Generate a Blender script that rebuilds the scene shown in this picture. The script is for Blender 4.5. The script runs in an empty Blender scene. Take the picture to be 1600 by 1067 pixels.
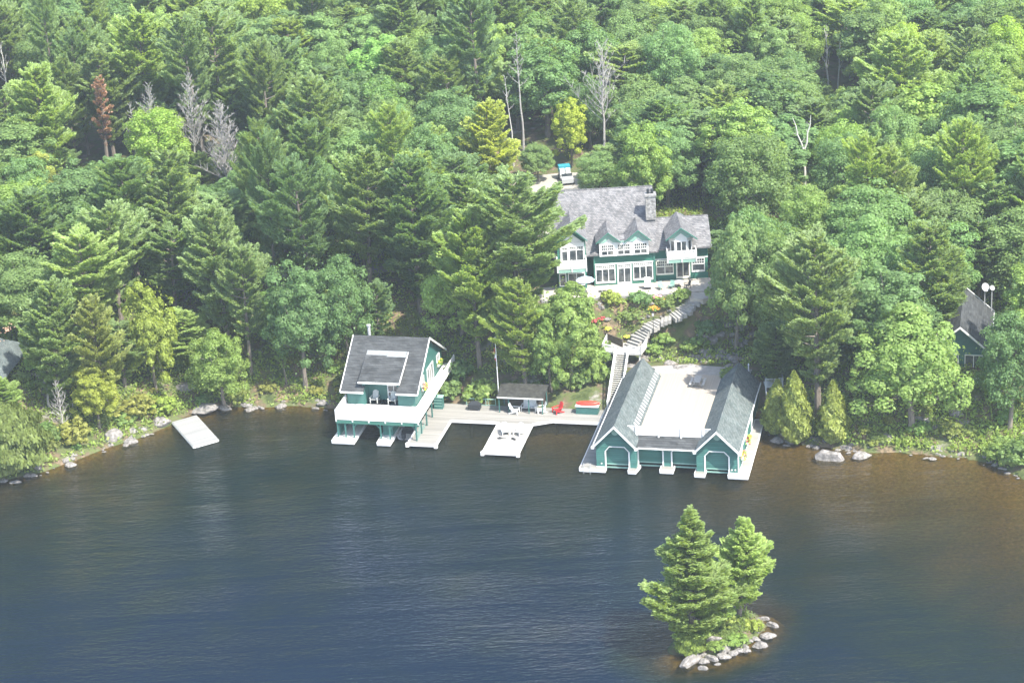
import bpy, math, random
import numpy as np
from mathutils import Vector, Matrix, noise
R = math.radians
sc = bpy.context.scene
col = sc.collection

# ------------------------------------------------------------------ camera, world, sun, exposure
CAM = (0.0, -250.0, 114.0); PITCH = R(22.6); ROLL = R(3.4); FPX = 3500.0; CX, CY = 800.0, 533.5
_c, _s = math.cos(PITCH), math.sin(PITCH)
FW = Vector((0, _c, -_s)); U0 = Vector((0, _s, _c)); R0 = Vector((1, 0, 0))
RT = R0*math.cos(ROLL) - U0*math.sin(ROLL); UP = R0*math.sin(ROLL) + U0*math.cos(ROLL)
cd = bpy.data.cameras.new('camera'); cam = bpy.data.objects.new('camera', cd); col.objects.link(cam)
cd.sensor_width = 36.0; cd.lens = FPX/1600*36; cd.clip_start = 1; cd.clip_end = 6000
m = Matrix((RT, UP, -FW)).transposed().to_4x4(); m.translation = Vector(CAM); cam.matrix_world = m
sc.camera = cam

SUN_EL = R(55); SUN_DIR = Vector((0.70*math.cos(SUN_EL), -0.714*math.cos(SUN_EL), math.sin(SUN_EL))).normalized()
w = bpy.data.worlds.new('World'); sc.world = w; w.use_nodes = True
nt = w.node_tree; bg = nt.nodes['Background']
sky = nt.nodes.new('ShaderNodeTexSky'); sky.sky_type = 'NISHITA'; sky.sun_disc = False
sky.sun_elevation = SUN_EL; sky.sun_rotation = math.atan2(SUN_DIR.x, SUN_DIR.y); sky.air_density = 1.0; sky.dust_density = 1.5
nt.links.new(sky.outputs[0], bg.inputs[0]); bg.inputs[1].default_value = 0.15
sl = bpy.data.lights.new('sun', 'SUN'); sl.energy = 3.7; sl.angle = R(0.5); sl.color = (1.0, 0.955, 0.87)
so = bpy.data.objects.new('sun', sl); col.objects.link(so); so.rotation_euler = SUN_DIR.to_track_quat('Z', 'Y').to_euler(); so.location = (60, -60, 200)
sc.view_settings.view_transform = 'Standard'; sc.view_settings.look = 'None'; sc.view_settings.gamma = 1
sc.view_settings.exposure = 1.72
sc.cycles.max_bounces = 6; sc.cycles.transparent_max_bounces = 8; sc.cycles.volume_bounces = 0

# ------------------------------------------------------------------ pixel and local-frame helpers
def ray(x, y):
    return FW + RT*((x-CX)/FPX) + UP*((CY-y)/FPX)
def at(x, y, z=0.0):
    d = ray(x, y); t = (z-CAM[2])/d.z
    return Vector((CAM[0]+d.x*t, CAM[1]+d.y*t, z))
def onY(x, y, Y):
    d = ray(x, y); t = (Y-CAM[1])/d.y
    return Vector((CAM[0]+d.x*t, Y, CAM[2]+d.z*t))
def proj(p):
    v = Vector(p)-Vector(CAM); k = v.dot(FW)
    return CX+FPX*v.dot(RT)/k, CY-FPX*v.dot(UP)/k, k
AZ = R(14); OX, OY = 7.0265, -16.916
u = (math.cos(AZ), -math.sin(AZ)); v = (math.sin(AZ), math.cos(AZ))
def L(U, V, z=0.0):
    return Vector((OX+U*u[0]+V*v[0], OY+U*u[1]+V*v[1], z))
def loc(x, y):
    a, b = x-OX, y-OY
    return a*u[0]+b*u[1], a*v[0]+b*v[1]

# ------------------------------------------------------------------ tagging, mesh builder
def tag(o, label=None, cat=None, group=None, kind=None):
    if label: o['label'] = label
    if cat: o['category'] = cat
    if group: o['group'] = group
    if kind: o['kind'] = kind
    return o
def empty(name, p, rz=0, parent=None):
    o = bpy.data.objects.new(name, None); col.objects.link(o); o.location = p; o.rotation_euler = (0, 0, rz)
    o.empty_display_size = 0.5
    if parent: o.parent = parent
    return o
def link(name, me, parent=None, loc_=None, rz=0, scale=None):
    o = bpy.data.objects.new(name, me); col.objects.link(o)
    if parent: o.parent = parent
    if loc_ is not None: o.location = loc_
    if rz: o.rotation_euler = (0, 0, rz)
    if scale is not None: o.scale = scale
    return o
def copy_tree(o, parent=None):
    c = o.copy(); col.objects.link(c)
    if parent: c.parent = parent
    for ch in o.children: copy_tree(ch, c)
    return c
class MB:
    def __init__(s): s.v = []; s.f = []; s.m = []; s.mi = 0
    def add(s, vs, fs):
        n = len(s.v); s.v += [tuple(p) for p in vs]; s.f += [tuple(n+i for i in f) for f in fs]; s.m += [s.mi]*len(fs); return s
    def box(s, x0, x1, y0, y1, z0, z1):
        return s.add([(x0,y0,z0),(x1,y0,z0),(x1,y1,z0),(x0,y1,z0),(x0,y0,z1),(x1,y0,z1),(x1,y1,z1),(x0,y1,z1)],
              [(3,2,1,0),(4,5,6,7),(0,1,5,4),(1,2,6,5),(2,3,7,6),(3,0,4,7)])
    def beam(s, a, b, w_, h_=None, up=(0,0,1)):
        h_ = h_ or w_; a = Vector(a); b = Vector(b); d = (b-a).normalized(); upv = Vector(up)
        if abs(d.dot(upv)) > .98: upv = Vector((0, 1, 0))
        x = d.cross(upv).normalized()*w_/2; y = x.cross(d).normalized()*h_/2
        return s.add([a-x-y,a+x-y,a+x+y,a-x+y,b-x-y,b+x-y,b+x+y,b-x+y],
              [(3,2,1,0),(4,5,6,7),(0,1,5,4),(1,2,6,5),(2,3,7,6),(3,0,4,7)])
    def tube(s, pts, rad, n=6, cap=True):
        pts = [Vector(p) for p in pts]; k = len(s.v); N = len(pts)
        if not hasattr(rad, '__len__'): rad = [rad]*N
        vs = []
        for i, p in enumerate(pts):
            d = (pts[min(i+1, N-1)]-pts[max(i-1, 0)]).normalized()
            a = d.cross(Vector((0, 0, 1)) if abs(d.z) < .9 else Vector((1, 0, 0))).normalized(); b = d.cross(a)
            vs += [p+(a*math.cos(2*math.pi*j/n)+b*math.sin(2*math.pi*j/n))*rad[i] for j in range(n)]
        fs = [(i*n+j, i*n+(j+1) % n, (i+1)*n+(j+1) % n, (i+1)*n+j) for i in range(N-1) for j in range(n)]
        if cap: fs += [tuple(range(n))[::-1], tuple((N-1)*n+j for j in range(n))]
        return s.add(vs, fs)
    def prism(s, poly, y0, y1, axis='y'):
        n = len(poly)
        if axis == 'y': a = [(p[0], y0, p[1]) for p in poly]; b = [(p[0], y1, p[1]) for p in poly]
        elif axis == 'x': a = [(y0, p[0], p[1]) for p in poly]; b = [(y1, p[0], p[1]) for p in poly]
        else: a = [(p[0], p[1], y0) for p in poly]; b = [(p[0], p[1], y1) for p in poly]
        return s.add(a+b, [tuple(range(n)), tuple(range(2*n-1, n-1, -1))]+[(i, (i+1) % n, n+(i+1) % n, n+i) for i in range(n)])
    def slab(s, quad, t):
        """a plate: quad of 4 points (top surface) with thickness t downwards"""
        q = [Vector(p) for p in quad]; d = Vector((0, 0, -t)); n = len(q)
        return s.add(q+[p+d for p in q], [tuple(range(n)), tuple(range(2*n-1, n-1, -1))]+[(i, (i+1) % n, n+(i+1) % n, n+i) for i in range(n)])
    def mesh(s, name, *mats):
        me = bpy.data.meshes.new(name); me.from_pydata(s.v, [], s.f)
        for mm in mats: me.materials.append(mm)
        if len(mats) > 1: me.polygons.foreach_set('material_index', s.m)
        import bmesh
        bm = bmesh.new(); bm.from_mesh(me); bmesh.ops.recalc_face_normals(bm, faces=bm.faces); bm.to_mesh(me); bm.free()
        me.update(); return me
    def build(s, name, mt, parent=None, off=None):
        me = s.mesh(name, *(mt if isinstance(mt, (list, tuple)) else [mt]))
        if off is not None: me.transform(Matrix.Translation(-Vector(off)))
        return link(name, me, parent)

# ------------------------------------------------------------------ materials
def newmat(name):
    mt = bpy.data.materials.new(name); mt.use_nodes = True; n = mt.node_tree.nodes; b = n['Principled BSDF']
    return mt, mt.node_tree, n, mt.node_tree.links, b
def ramp(n, stops):
    r = n.new('ShaderNodeValToRGB'); e = r.color_ramp.elements
    while len(e) < len(stops): e.new(0.5)
    for i, (p, c) in enumerate(stops): e[i].position = p; e[i].color = (*c, 1)
    return r
def mat(name, c, rough=.6, var=.12, scale=3.0, stretch=(1, 1, 1), spec=.3, bump=0, detail=5):
    mt, t, n, lk, b = newmat(name)
    tc = n.new('ShaderNodeTexCoord'); mp = n.new('ShaderNodeMapping'); mp.inputs['Scale'].default_value = stretch
    no = n.new('ShaderNodeTexNoise'); no.inputs['Scale'].default_value = scale; no.inputs['Detail'].default_value = detail
    lk.new(tc.outputs['Object'], mp.inputs[0]); lk.new(mp.outputs[0], no.inputs[0])
    r = ramp(n, [(.3, [x*(1-var) for x in c]), (.7, [min(1, x*(1+var)) for x in c])]); lk.new(no.outputs[0], r.inputs[0])
    lk.new(r.outputs[0], b.inputs['Base Color']); b.inputs['Roughness'].default_value = rough; b.inputs['Specular IOR Level'].default_value = spec
    if bump:
        bp = n.new('ShaderNodeBump'); bp.inputs['Strength'].default_value = 1; bp.inputs['Distance'].default_value = bump
        lk.new(no.outputs[0], bp.inputs['Height']); lk.new(bp.outputs[0], b.inputs['Normal'])
    return mt
def lapmat(name, c, pitch=.2, axis='Z', gap=.62, jit=.14, rough=.65, bumpd=.02, streak=(1, 1, 1), nscale=2.0, gapw=.12):
    """boards laid along one axis: every board slightly different, dark joints that hold the gap shadow in their colour"""
    mt, t, n, lk, b = newmat(name)
    tc = n.new('ShaderNodeTexCoord'); sp = n.new('ShaderNodeSeparateXYZ'); lk.new(tc.outputs['Object'], sp.inputs[0])
    dv = n.new('ShaderNodeMath'); dv.operation = 'DIVIDE'; lk.new(sp.outputs[axis], dv.inputs[0]); dv.inputs[1].default_value = pitch
    fr = n.new('ShaderNodeMath'); fr.operation = 'FRACT'; lk.new(dv.outputs[0], fr.inputs[0])
    fl = n.new('ShaderNodeMath'); fl.operation = 'FLOOR'; lk.new(dv.outputs[0], fl.inputs[0])
    wn = n.new('ShaderNodeTexWhiteNoise'); wn.noise_dimensions = '1D'; lk.new(fl.outputs[0], wn.inputs['W'])
    mp = n.new('ShaderNodeMapping'); mp.inputs['Scale'].default_value = streak; lk.new(tc.outputs['Object'], mp.inputs[0])
    no = n.new('ShaderNodeTexNoise'); no.inputs['Scale'].default_value = nscale; no.inputs['Detail'].default_value = 6; lk.new(mp.outputs[0], no.inputs[0])
    ad = n.new('ShaderNodeMath'); ad.operation = 'ADD'; lk.new(wn.outputs[0], ad.inputs[0]); lk.new(no.outputs[0], ad.inputs[1])
    r = ramp(n, [(.2, [x*(1-jit) for x in c]), (1, [min(1, x*(1+jit)) for x in c])])
    hf = n.new('ShaderNodeMath'); hf.operation = 'MULTIPLY'; hf.inputs[1].default_value = .6; lk.new(ad.outputs[0], hf.inputs[0]); lk.new(hf.outputs[0], r.inputs[0])
    lt = n.new('ShaderNodeMath'); lt.operation = 'LESS_THAN'; lk.new(fr.outputs[0], lt.inputs[0]); lt.inputs[1].default_value = gapw
    mx = n.new('ShaderNodeMix'); mx.data_type = 'RGBA'; mx.blend_type = 'MULTIPLY'
    lk.new(lt.outputs[0], mx.inputs['Factor']); lk.new(r.outputs[0], mx.inputs[6]); mx.inputs[7].default_value = (gap, gap, gap, 1)  # joint lines carry the shadow between boards as colour
    lk.new(mx.outputs[2], b.inputs['Base Color']); b.inputs['Roughness'].default_value = rough; b.inputs['Specular IOR Level'].default_value = .25
    bp = n.new('ShaderNodeBump'); bp.inputs['Distance'].default_value = bumpd; bp.invert = True
    lk.new(fr.outputs[0], bp.inputs['Height']); lk.new(bp.outputs[0], b.inputs['Normal'])
    return mt
def shinglemat(name, c1, c2, sx=.35, sz=.16, rough=.9):
    """courses of shingles, each tab its own shade, plus weather streaks"""
    mt, t, n, lk, b = newmat(name)
    tc = n.new('ShaderNodeTexCoord'); sp = n.new('ShaderNodeSeparateXYZ'); lk.new(tc.outputs['Object'], sp.inputs[0])
    cb = n.new('ShaderNodeCombineXYZ')
    ad = n.new('ShaderNodeMath'); ad.operation = 'ADD'; lk.new(sp.outputs['X'], ad.inputs[0]); lk.new(sp.outputs['Y'], ad.inputs[1])
    lk.new(ad.outputs[0], cb.inputs[0]); lk.new(sp.outputs['Z'], cb.inputs[1])
    br = n.new('ShaderNodeTexBrick'); br.inputs['Scale'].default_value = 1; br.inputs['Brick Width'].default_value = sx; br.inputs['Row Height'].default_value = sz
    br.inputs['Mortar Size'].default_value = .012; br.inputs['Color1'].default_value = (*c1, 1); br.inputs['Color2'].default_value = (*c2, 1)
    br.inputs['Mortar'].default_value = (*[x*.6 for x in c1], 1); lk.new(cb.outputs[0], br.inputs[0])
    no = n.new('ShaderNodeTexNoise'); no.inputs['Scale'].default_value = .9; no.inputs['Detail'].default_value = 7; no.inputs['Roughness'].default_value = .65; lk.new(tc.outputs['Object'], no.inputs[0])
    r = ramp(n, [(.3, (.68, .68, .68)), (.7, (1.25, 1.25, 1.25))]); lk.new(no.outputs[0], r.inputs[0])
    mx = n.new('ShaderNodeMix'); mx.data_type = 'RGBA'; mx.blend_type = 'MULTIPLY'; mx.inputs[0].default_value = 1
    lk.new(br.outputs[0], mx.inputs[6]); lk.new(r.outputs[0], mx.inputs[7]); lk.new(mx.outputs[2], b.inputs['Base Color'])
    b.inputs['Roughness'].default_value = rough; b.inputs['Specular IOR Level'].default_value = .15
    return mt
def leafmat(name, c, var=.3, trans=.35, spec=.25):
    """foliage: hue from the object colour, shade differing leaf clump by leaf clump"""
    mt, t, n, lk, b = newmat(name)
    oi = n.new('ShaderNodeObjectInfo'); ge = n.new('ShaderNodeNewGeometry')
    r = ramp(n, [(0, [x*(1-var) for x in c]), (1, [x*(1+var) for x in c])]); lk.new(ge.outputs['Random Per Island'], r.inputs[0])
    mx = n.new('ShaderNodeMix'); mx.data_type = 'RGBA'; mx.blend_type = 'MULTIPLY'; mx.inputs[0].default_value = 1
    lk.new(r.outputs[0], mx.inputs[6]); lk.new(oi.outputs['Color'], mx.inputs[7])
    lk.new(mx.outputs[2], b.inputs['Base Color']); b.inputs['Roughness'].default_value = .5; b.inputs['Specular IOR Level'].default_value = spec
    tr = n.new('ShaderNodeBsdfTranslucent'); g = n.new('ShaderNodeMix'); g.data_type = 'RGBA'; g.blend_type = 'MULTIPLY'; g.inputs[0].default_value = 1
    g.inputs[7].default_value = (1.3, 1.25, .5, 1); lk.new(mx.outputs[2], g.inputs[6]); lk.new(g.outputs[2], tr.inputs[0])
    ms = n.new('ShaderNodeMixShader'); ms.inputs[0].default_value = trans
    lk.new(b.outputs[0], ms.inputs[1]); lk.new(tr.outputs[0], ms.inputs[2]); lk.new(ms.outputs[0], n['Material Output'].inputs[0])
    return mt
WHITE = mat('white paint', (.66, .66, .64), .45, .04)
OLDWHITE = mat('weathered white paint', (.50, .51, .48), .6, .08, 6)
GREEN = lapmat('dark green lap siding', (.045, .14, .12), .24, 'Z', .55, .16, bumpd=.03, gapw=.16)
GREENP = mat('green paint', (.04, .125, .108), .5, .12)
GREENV = lapmat('green vertical boards', (.042, .135, .112), .3, 'Z', .72, .12, bumpd=.015)
LGREEN = mat('light green trim paint', (.22, .36, .30), .5, .08)
MGREEN = mat('green trim paint', (.05, .15, .115), .5, .08)
CREAM = mat('pale trim paint', (.72, .70, .60), .5, .06)
DECKW = lapmat('pale deck boards', (.33, .29, .235), .14, 'X', .80, .07, streak=(1, .1, 1), nscale=1.2)
DECKV = lapmat('white deck boards', (.74, .73, .70), .14, 'Y', .85, .06, streak=(.1, 1, 1))
DOCK = lapmat('weathered dock boards', (.255, .245, .222), .15, 'Y', .62, .26, streak=(.12, 1, 1), nscale=1.6)
DOCKP = lapmat('pale dock boards', (.31, .295, .27), .15, 'Y', .75, .16, streak=(.12, 1, 1), nscale=1.6)
ROOFA = shinglemat('charcoal asphalt shingles', (.040, .043, .044), (.076, .080, .081), .9, .12)
ROOFB = shinglemat('grey green asphalt shingles', (.078, .098, .096), (.14, .158, .152), .35, .14)
ROOFC = shinglemat('weathered cedar shakes', (.105, .106, .108), (.215, .208, .205), .22, .15)
METAL = mat('galvanised metal', (.34, .35, .35), .4, .08)
DARK = mat('dark rubber', (.025, .028, .03), .6, .2)
REDP = mat('red canoe hull', (.55, .05, .03), .35, .1)
REDC = mat('red painted wood', (.45, .03, .03), .5, .1)
BLUEC = mat('pale blue canvas', (.42, .56, .66), .8, .06)
GREYW = mat('grey weathered wood', (.34, .33, .30), .8, .2, 5)
WOODD = mat('dark stained wood', (.09, .07, .05), .8, .25, 5)
BARK = mat('bark', (.17, .145, .12), .95, .3, 6, (1, 1, .3), .1, .03)
PALEBARK = mat('dead grey wood', (.30, .285, .265), .9, .2, 5)
BIRCH = mat('white birch bark', (.46, .44, .40), .8, .2, 4)
STONE = mat('field stone', (.22, .215, .205), .9, .45, 3.2, (1, 1, 1), .2, .12)
CONC = mat('concrete path', (.27, .26, .24), .9, .12, 2)
FLAG = mat('flagstone terrace', (.34, .31, .265), .85, .14, 2.2)
GRAVEL = mat('pale gravel drive', (.30, .28, .24), .95, .2, 4)
SLIPSHADE = mat('shaded interior', (.02, .035, .03), .9, .2)
def rockmat():
    mt, t, n, lk, b = newmat('granite')
    tc = n.new('ShaderNodeTexCoord'); no = n.new('ShaderNodeTexNoise'); no.inputs['Scale'].default_value = 2.4; no.inputs['Detail'].default_value = 10; no.inputs['Roughness'].default_value = .78
    lk.new(tc.outputs['Object'], no.inputs[0])
    r = ramp(n, [(.34, (.06, .055, .05)), (.46, (.15, .14, .125)), (.58, (.25, .23, .215)), (.78, (.42, .39, .36))]); lk.new(no.outputs[0], r.inputs[0])
    lk.new(r.outputs[0], b.inputs['Base Color']); b.inputs['Roughness'].default_value = .85
    bp = n.new('ShaderNodeBump'); bp.inputs['Distance'].default_value = .15; lk.new(no.outputs[0], bp.inputs['Height']); lk.new(bp.outputs[0], b.inputs['Normal'])
    return mt
ROCK = rockmat()
def glassmat():
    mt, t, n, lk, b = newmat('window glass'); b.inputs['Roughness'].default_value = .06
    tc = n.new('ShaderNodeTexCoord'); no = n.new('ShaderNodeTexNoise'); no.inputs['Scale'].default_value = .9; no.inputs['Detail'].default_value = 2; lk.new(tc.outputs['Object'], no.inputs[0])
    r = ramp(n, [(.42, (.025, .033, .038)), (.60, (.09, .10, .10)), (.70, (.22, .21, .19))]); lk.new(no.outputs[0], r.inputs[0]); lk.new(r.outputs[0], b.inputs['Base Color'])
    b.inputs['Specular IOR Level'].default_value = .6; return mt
GLASS = glassmat()
LEAF = leafmat('broad leaves', (.22, .32, .112), .34, .58)
NEED = leafmat('pine needles', (.285, .385, .165), .33, .6)
CEDAR = leafmat('cedar sprays', (.20, .25, .07), .35, .4)
DEADN = leafmat('dead needles', (.46, .29, .20), .3, .25)
FLOW = {k: mat(k+' flowers', c, .7, .2) for k, c in (('orange', (.55, .25, .04)), ('yellow', (.50, .46, .06)), ('red', (.40, .06, .07)), ('pink', (.72, .25, .28)))}

# ------------------------------------------------------------------ terrain
SHPX = [(-700, 830), (-300, 790), (0, 752), (40, 744), (75, 735), (110, 722), (160, 703), (215, 685), (262, 667), (292, 650), (322, 646), (345, 634), (400, 638), (450, 634), (500, 637), (528, 640)]
SH = [at(x, y) for x, y in SHPX]
SH += [L(-28, 19), L(-22, 18.5), L(-19, 16.2), L(-8, 16.0), L(0, 16.2), L(3, 19), L(16, 19.5), L(19.5, 16.5)]
SH += [at(x, y) for x, y in [(1215, 688), (1245, 692), (1290, 698), (1340, 706), (1400, 706), (1450, 710), (1500, 714), (1545, 722), (1575, 735), (1610, 752), (1700, 790), (2200, 900)]]
SH = [(p.x, p.y) for p in SH]
SX = np.array([p[0] for p in SH]); SY = np.array([p[1] for p in SH])
def sdist(X, Y):
    X = np.asarray(X, float); Y = np.asarray(Y, float); d = np.full(X.shape, 1e9)
    for i in range(len(SX)-1):
        ax, ay, bx, by = SX[i], SY[i], SX[i+1], SY[i+1]; dx, dy = bx-ax, by-ay
        t = np.clip(((X-ax)*dx+(Y-ay)*dy)/(dx*dx+dy*dy), 0, 1)
        d = np.minimum(d, np.hypot(X-ax-t*dx, Y-ay-t*dy))
    return np.where(Y > np.interp(X, SX, SY), d, -d)
def sm(t): t = np.clip(t, 0, 1); return t*t*(3-2*t)
def nz(X, Y, f, seed=0.):
    return (np.sin(X*f+1.3*np.sin(Y*f*.7+seed)+seed)*np.cos(Y*f*1.1+1.7*np.sin(X*f*.6+seed*2)))
# flattened pads: centre, half sizes, z, falloff, in world axes ('w') or the shore frame ('l')
PADS = [('l', 10, 23.2, 8.5, 1.6, 3.55, 1.6), ('w', 14.5, 22.5, 13, 10.0, 9.7, 4.5), ('w', 6, 48, 22, 14, 10.2, 10),
        ('w', -86, 18, 8, 7, 4.0, 8), ('w', 60, 4, 7, 8, 5.5, 7), ('w', -15, 30, 40, 3.5, 9.0, 10)]
ISL = at(1120, 990)
def ground(X, Y):
    X = np.asarray(X, float); Y = np.asarray(Y, float); d = sdist(X, Y)
    A = 7.0+2.6*np.exp(-((X-14)/26)**2)
    land = .35*sm(d/.7)+(A-.3)*sm((d+1.5)/21)+.055*np.maximum(0, d-20)+.10*np.maximum(0, d-120)
    land = land+(nz(X, Y, .35, 1)*.35+nz(X, Y, .11, 2)*.9)*sm((d-1)/8)
    sh = np.where(X > 18, .075, .30)*sm((X+200)/20)
    sea = -.12-np.minimum(9, np.where(d > -2.5, -np.minimum(d, 0)*np.interp(X, [-20, 8, 22, 120], [.8, .45, .13, .07]), 2.5*np.interp(X, [-20, 8, 22, 120], [.8, .45, .13, .07])+(-d-2.5)*np.interp(X, [-20, 8, 22, 60, 120], [.12, .13, .13, .10, .08])))
    z = np.where(d > 0, land, sea)
    a, b = X-OX, Y-OY; LU = a*u[0]+b*u[1]; LV = a*v[0]+b*v[1]
    for k, cx, cy, hx, hy, zz, fo in PADS:
        px, py = (LU, LV) if k == 'l' else (X, Y)
        q = np.hypot(np.maximum(0, np.abs(px-cx)-hx), np.maximum(0, np.abs(py-cy)-hy))
        w_ = sm(1-q/fo); z = z*(1-w_)+zz*w_
    # the small rocky island, a ridge running from lower left to upper right
    ix, iy = X-ISL.x, Y-ISL.y; p = ix*.80+iy*.60; q = -ix*.60+iy*.80
    e = 1-((p/5.6)**2+(q/4.0)**2)+.25*nz(X, Y, .9, 3)
    zi = np.where(e > 0, .9*sm(e/.7)-.05, np.maximum(-9, e*1.6))
    return np.maximum(z, zi)
def gz(x, y): return float(ground(np.array([x]), np.array([y]))[0])
def drop(x, y, h=0.0):
    """point on the terrain (plus h above it) seen at a pixel of the photograph"""
    d = ray(x, y); lo, hi = 60., 900.; t = lo; o = Vector(CAM)
    while t < hi:
        p = o+d*t
        if p.z <= gz(p.x, p.y)+h: break
        t += 1.5
    for _ in range(12):
        t -= .125 if (o+d*t).z < gz((o+d*t).x, (o+d*t).y)+h else -.01
    p = o+d*t
    return Vector((p.x, p.y, gz(p.x, p.y)))
def gridmesh(name, xs, ys, fn, keep=None):
    X, Y = np.meshgrid(xs, ys); Z = fn(X, Y); nx, ny = len(xs), len(ys)
    co = np.stack([X, Y, Z], -1).reshape(-1, 3)
    i = (np.arange(ny-1)[:, None]*nx+np.arange(nx-1)[None, :]).ravel()
    q = np.stack([i, i+1, i+nx+1, i+nx], -1)
    if keep is not None:
        kk = keep(X, Y, Z).ravel(); q = q[kk[q].any(1)]
    return quadmesh(name, co, q)
def quadmesh(name, co, q):
    me = bpy.data.meshes.new(name); me.vertices.add(len(co)); me.vertices.foreach_set('co', np.asarray(co, np.float32).ravel())
    me.loops.add(q.size); me.loops.foreach_set('vertex_index', q.astype(np.int32).ravel())
    me.polygons.add(len(q)); me.polygons.foreach_set('loop_start', np.arange(0, q.size, q.shape[1], dtype=np.int32))
    me.update(calc_edges=True); me.validate(); return me
def axis(a, b, fa, fb, fine, coarse):
    o = []; x = a
    while x < b:
        o.append(x); g = max(0, fa-x, x-fb); x += fine+min(coarse, g*.12)
    return np.array(o+[b])
def groundmat():
    mt, t, n, lk, b = newmat('forest floor and bedrock')
    tc = n.new('ShaderNodeTexCoord'); sp = n.new('ShaderNodeSeparateXYZ'); lk.new(tc.outputs['Object'], sp.inputs[0])
    def noi(s, d=8, r=.65):
        q = n.new('ShaderNodeTexNoise'); q.inputs['Scale'].default_value = s; q.inputs['Detail'].default_value = d; q.inputs['Roughness'].default_value = r
        lk.new(tc.outputs['Object'], q.inputs[0]); return q
    n1 = noi(.55); n2 = noi(.16); n3 = noi(2.5)
    soil = ramp(n, [(.35, (.045, .06, .022)), (.47, (.09, .11, .04)), (.56, (.10, .08, .05)), (.64, (.19, .14, .09)), (.75, (.09, .11, .045))]); lk.new(n1.outputs[0], soil.inputs[0])
    rock = ramp(n, [(.3, (.10, .09, .08)), (.6, (.28, .26, .235)), (.8, (.40, .37, .34))]); lk.new(n3.outputs[0], rock.inputs[0])
    rf = ramp(n, [(.60, (0, 0, 0)), (.68, (1, 1, 1))]); lk.new(n2.outputs[0], rf.inputs[0])
    mx = n.new('ShaderNodeMix'); mx.data_type = 'RGBA'; lk.new(rf.outputs[0], mx.inputs[0]); lk.new(soil.outputs[0], mx.inputs[6]); lk.new(rock.outputs[0], mx.inputs[7])
    bed = ramp(n, [(.3, (.10, .075, .030)), (.55, (.24, .18, .075)), (.7, (.36, .30, .17))]); lk.new(n3.outputs[0], bed.inputs[0])
    lt = n.new('ShaderNodeMath'); lt.operation = 'LESS_THAN'; lk.new(sp.outputs['Z'], lt.inputs[0]); lt.inputs[1].default_value = -.02
    m2 = n.new('ShaderNodeMix'); m2.data_type = 'RGBA'; lk.new(lt.outputs[0], m2.inputs[0]); lk.new(mx.outputs[2], m2.inputs[6]); lk.new(bed.outputs[0], m2.inputs[7])
    lk.new(m2.outputs[2], b.inputs['Base Color']); b.inputs['Roughness'].default_value = .95; b.inputs['Specular IOR Level'].default_value = .1
    bp = n.new('ShaderNodeBump'); bp.inputs['Distance'].default_value = .3; lk.new(n1.outputs[0], bp.inputs['Height']); lk.new(bp.outputs[0], b.inputs['Normal'])
    return mt
xs = axis(-400, 400, -75, 75, .8, 12); ys = axis(-300, 420, -72, 40, .8, 12)
gm = gridmesh('ground', xs, ys, ground); gm.materials.append(groundmat())
gm.polygons.foreach_set('use_smooth', [True]*len(gm.polygons))
tag(link('ground', gm), kind='structure')
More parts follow.
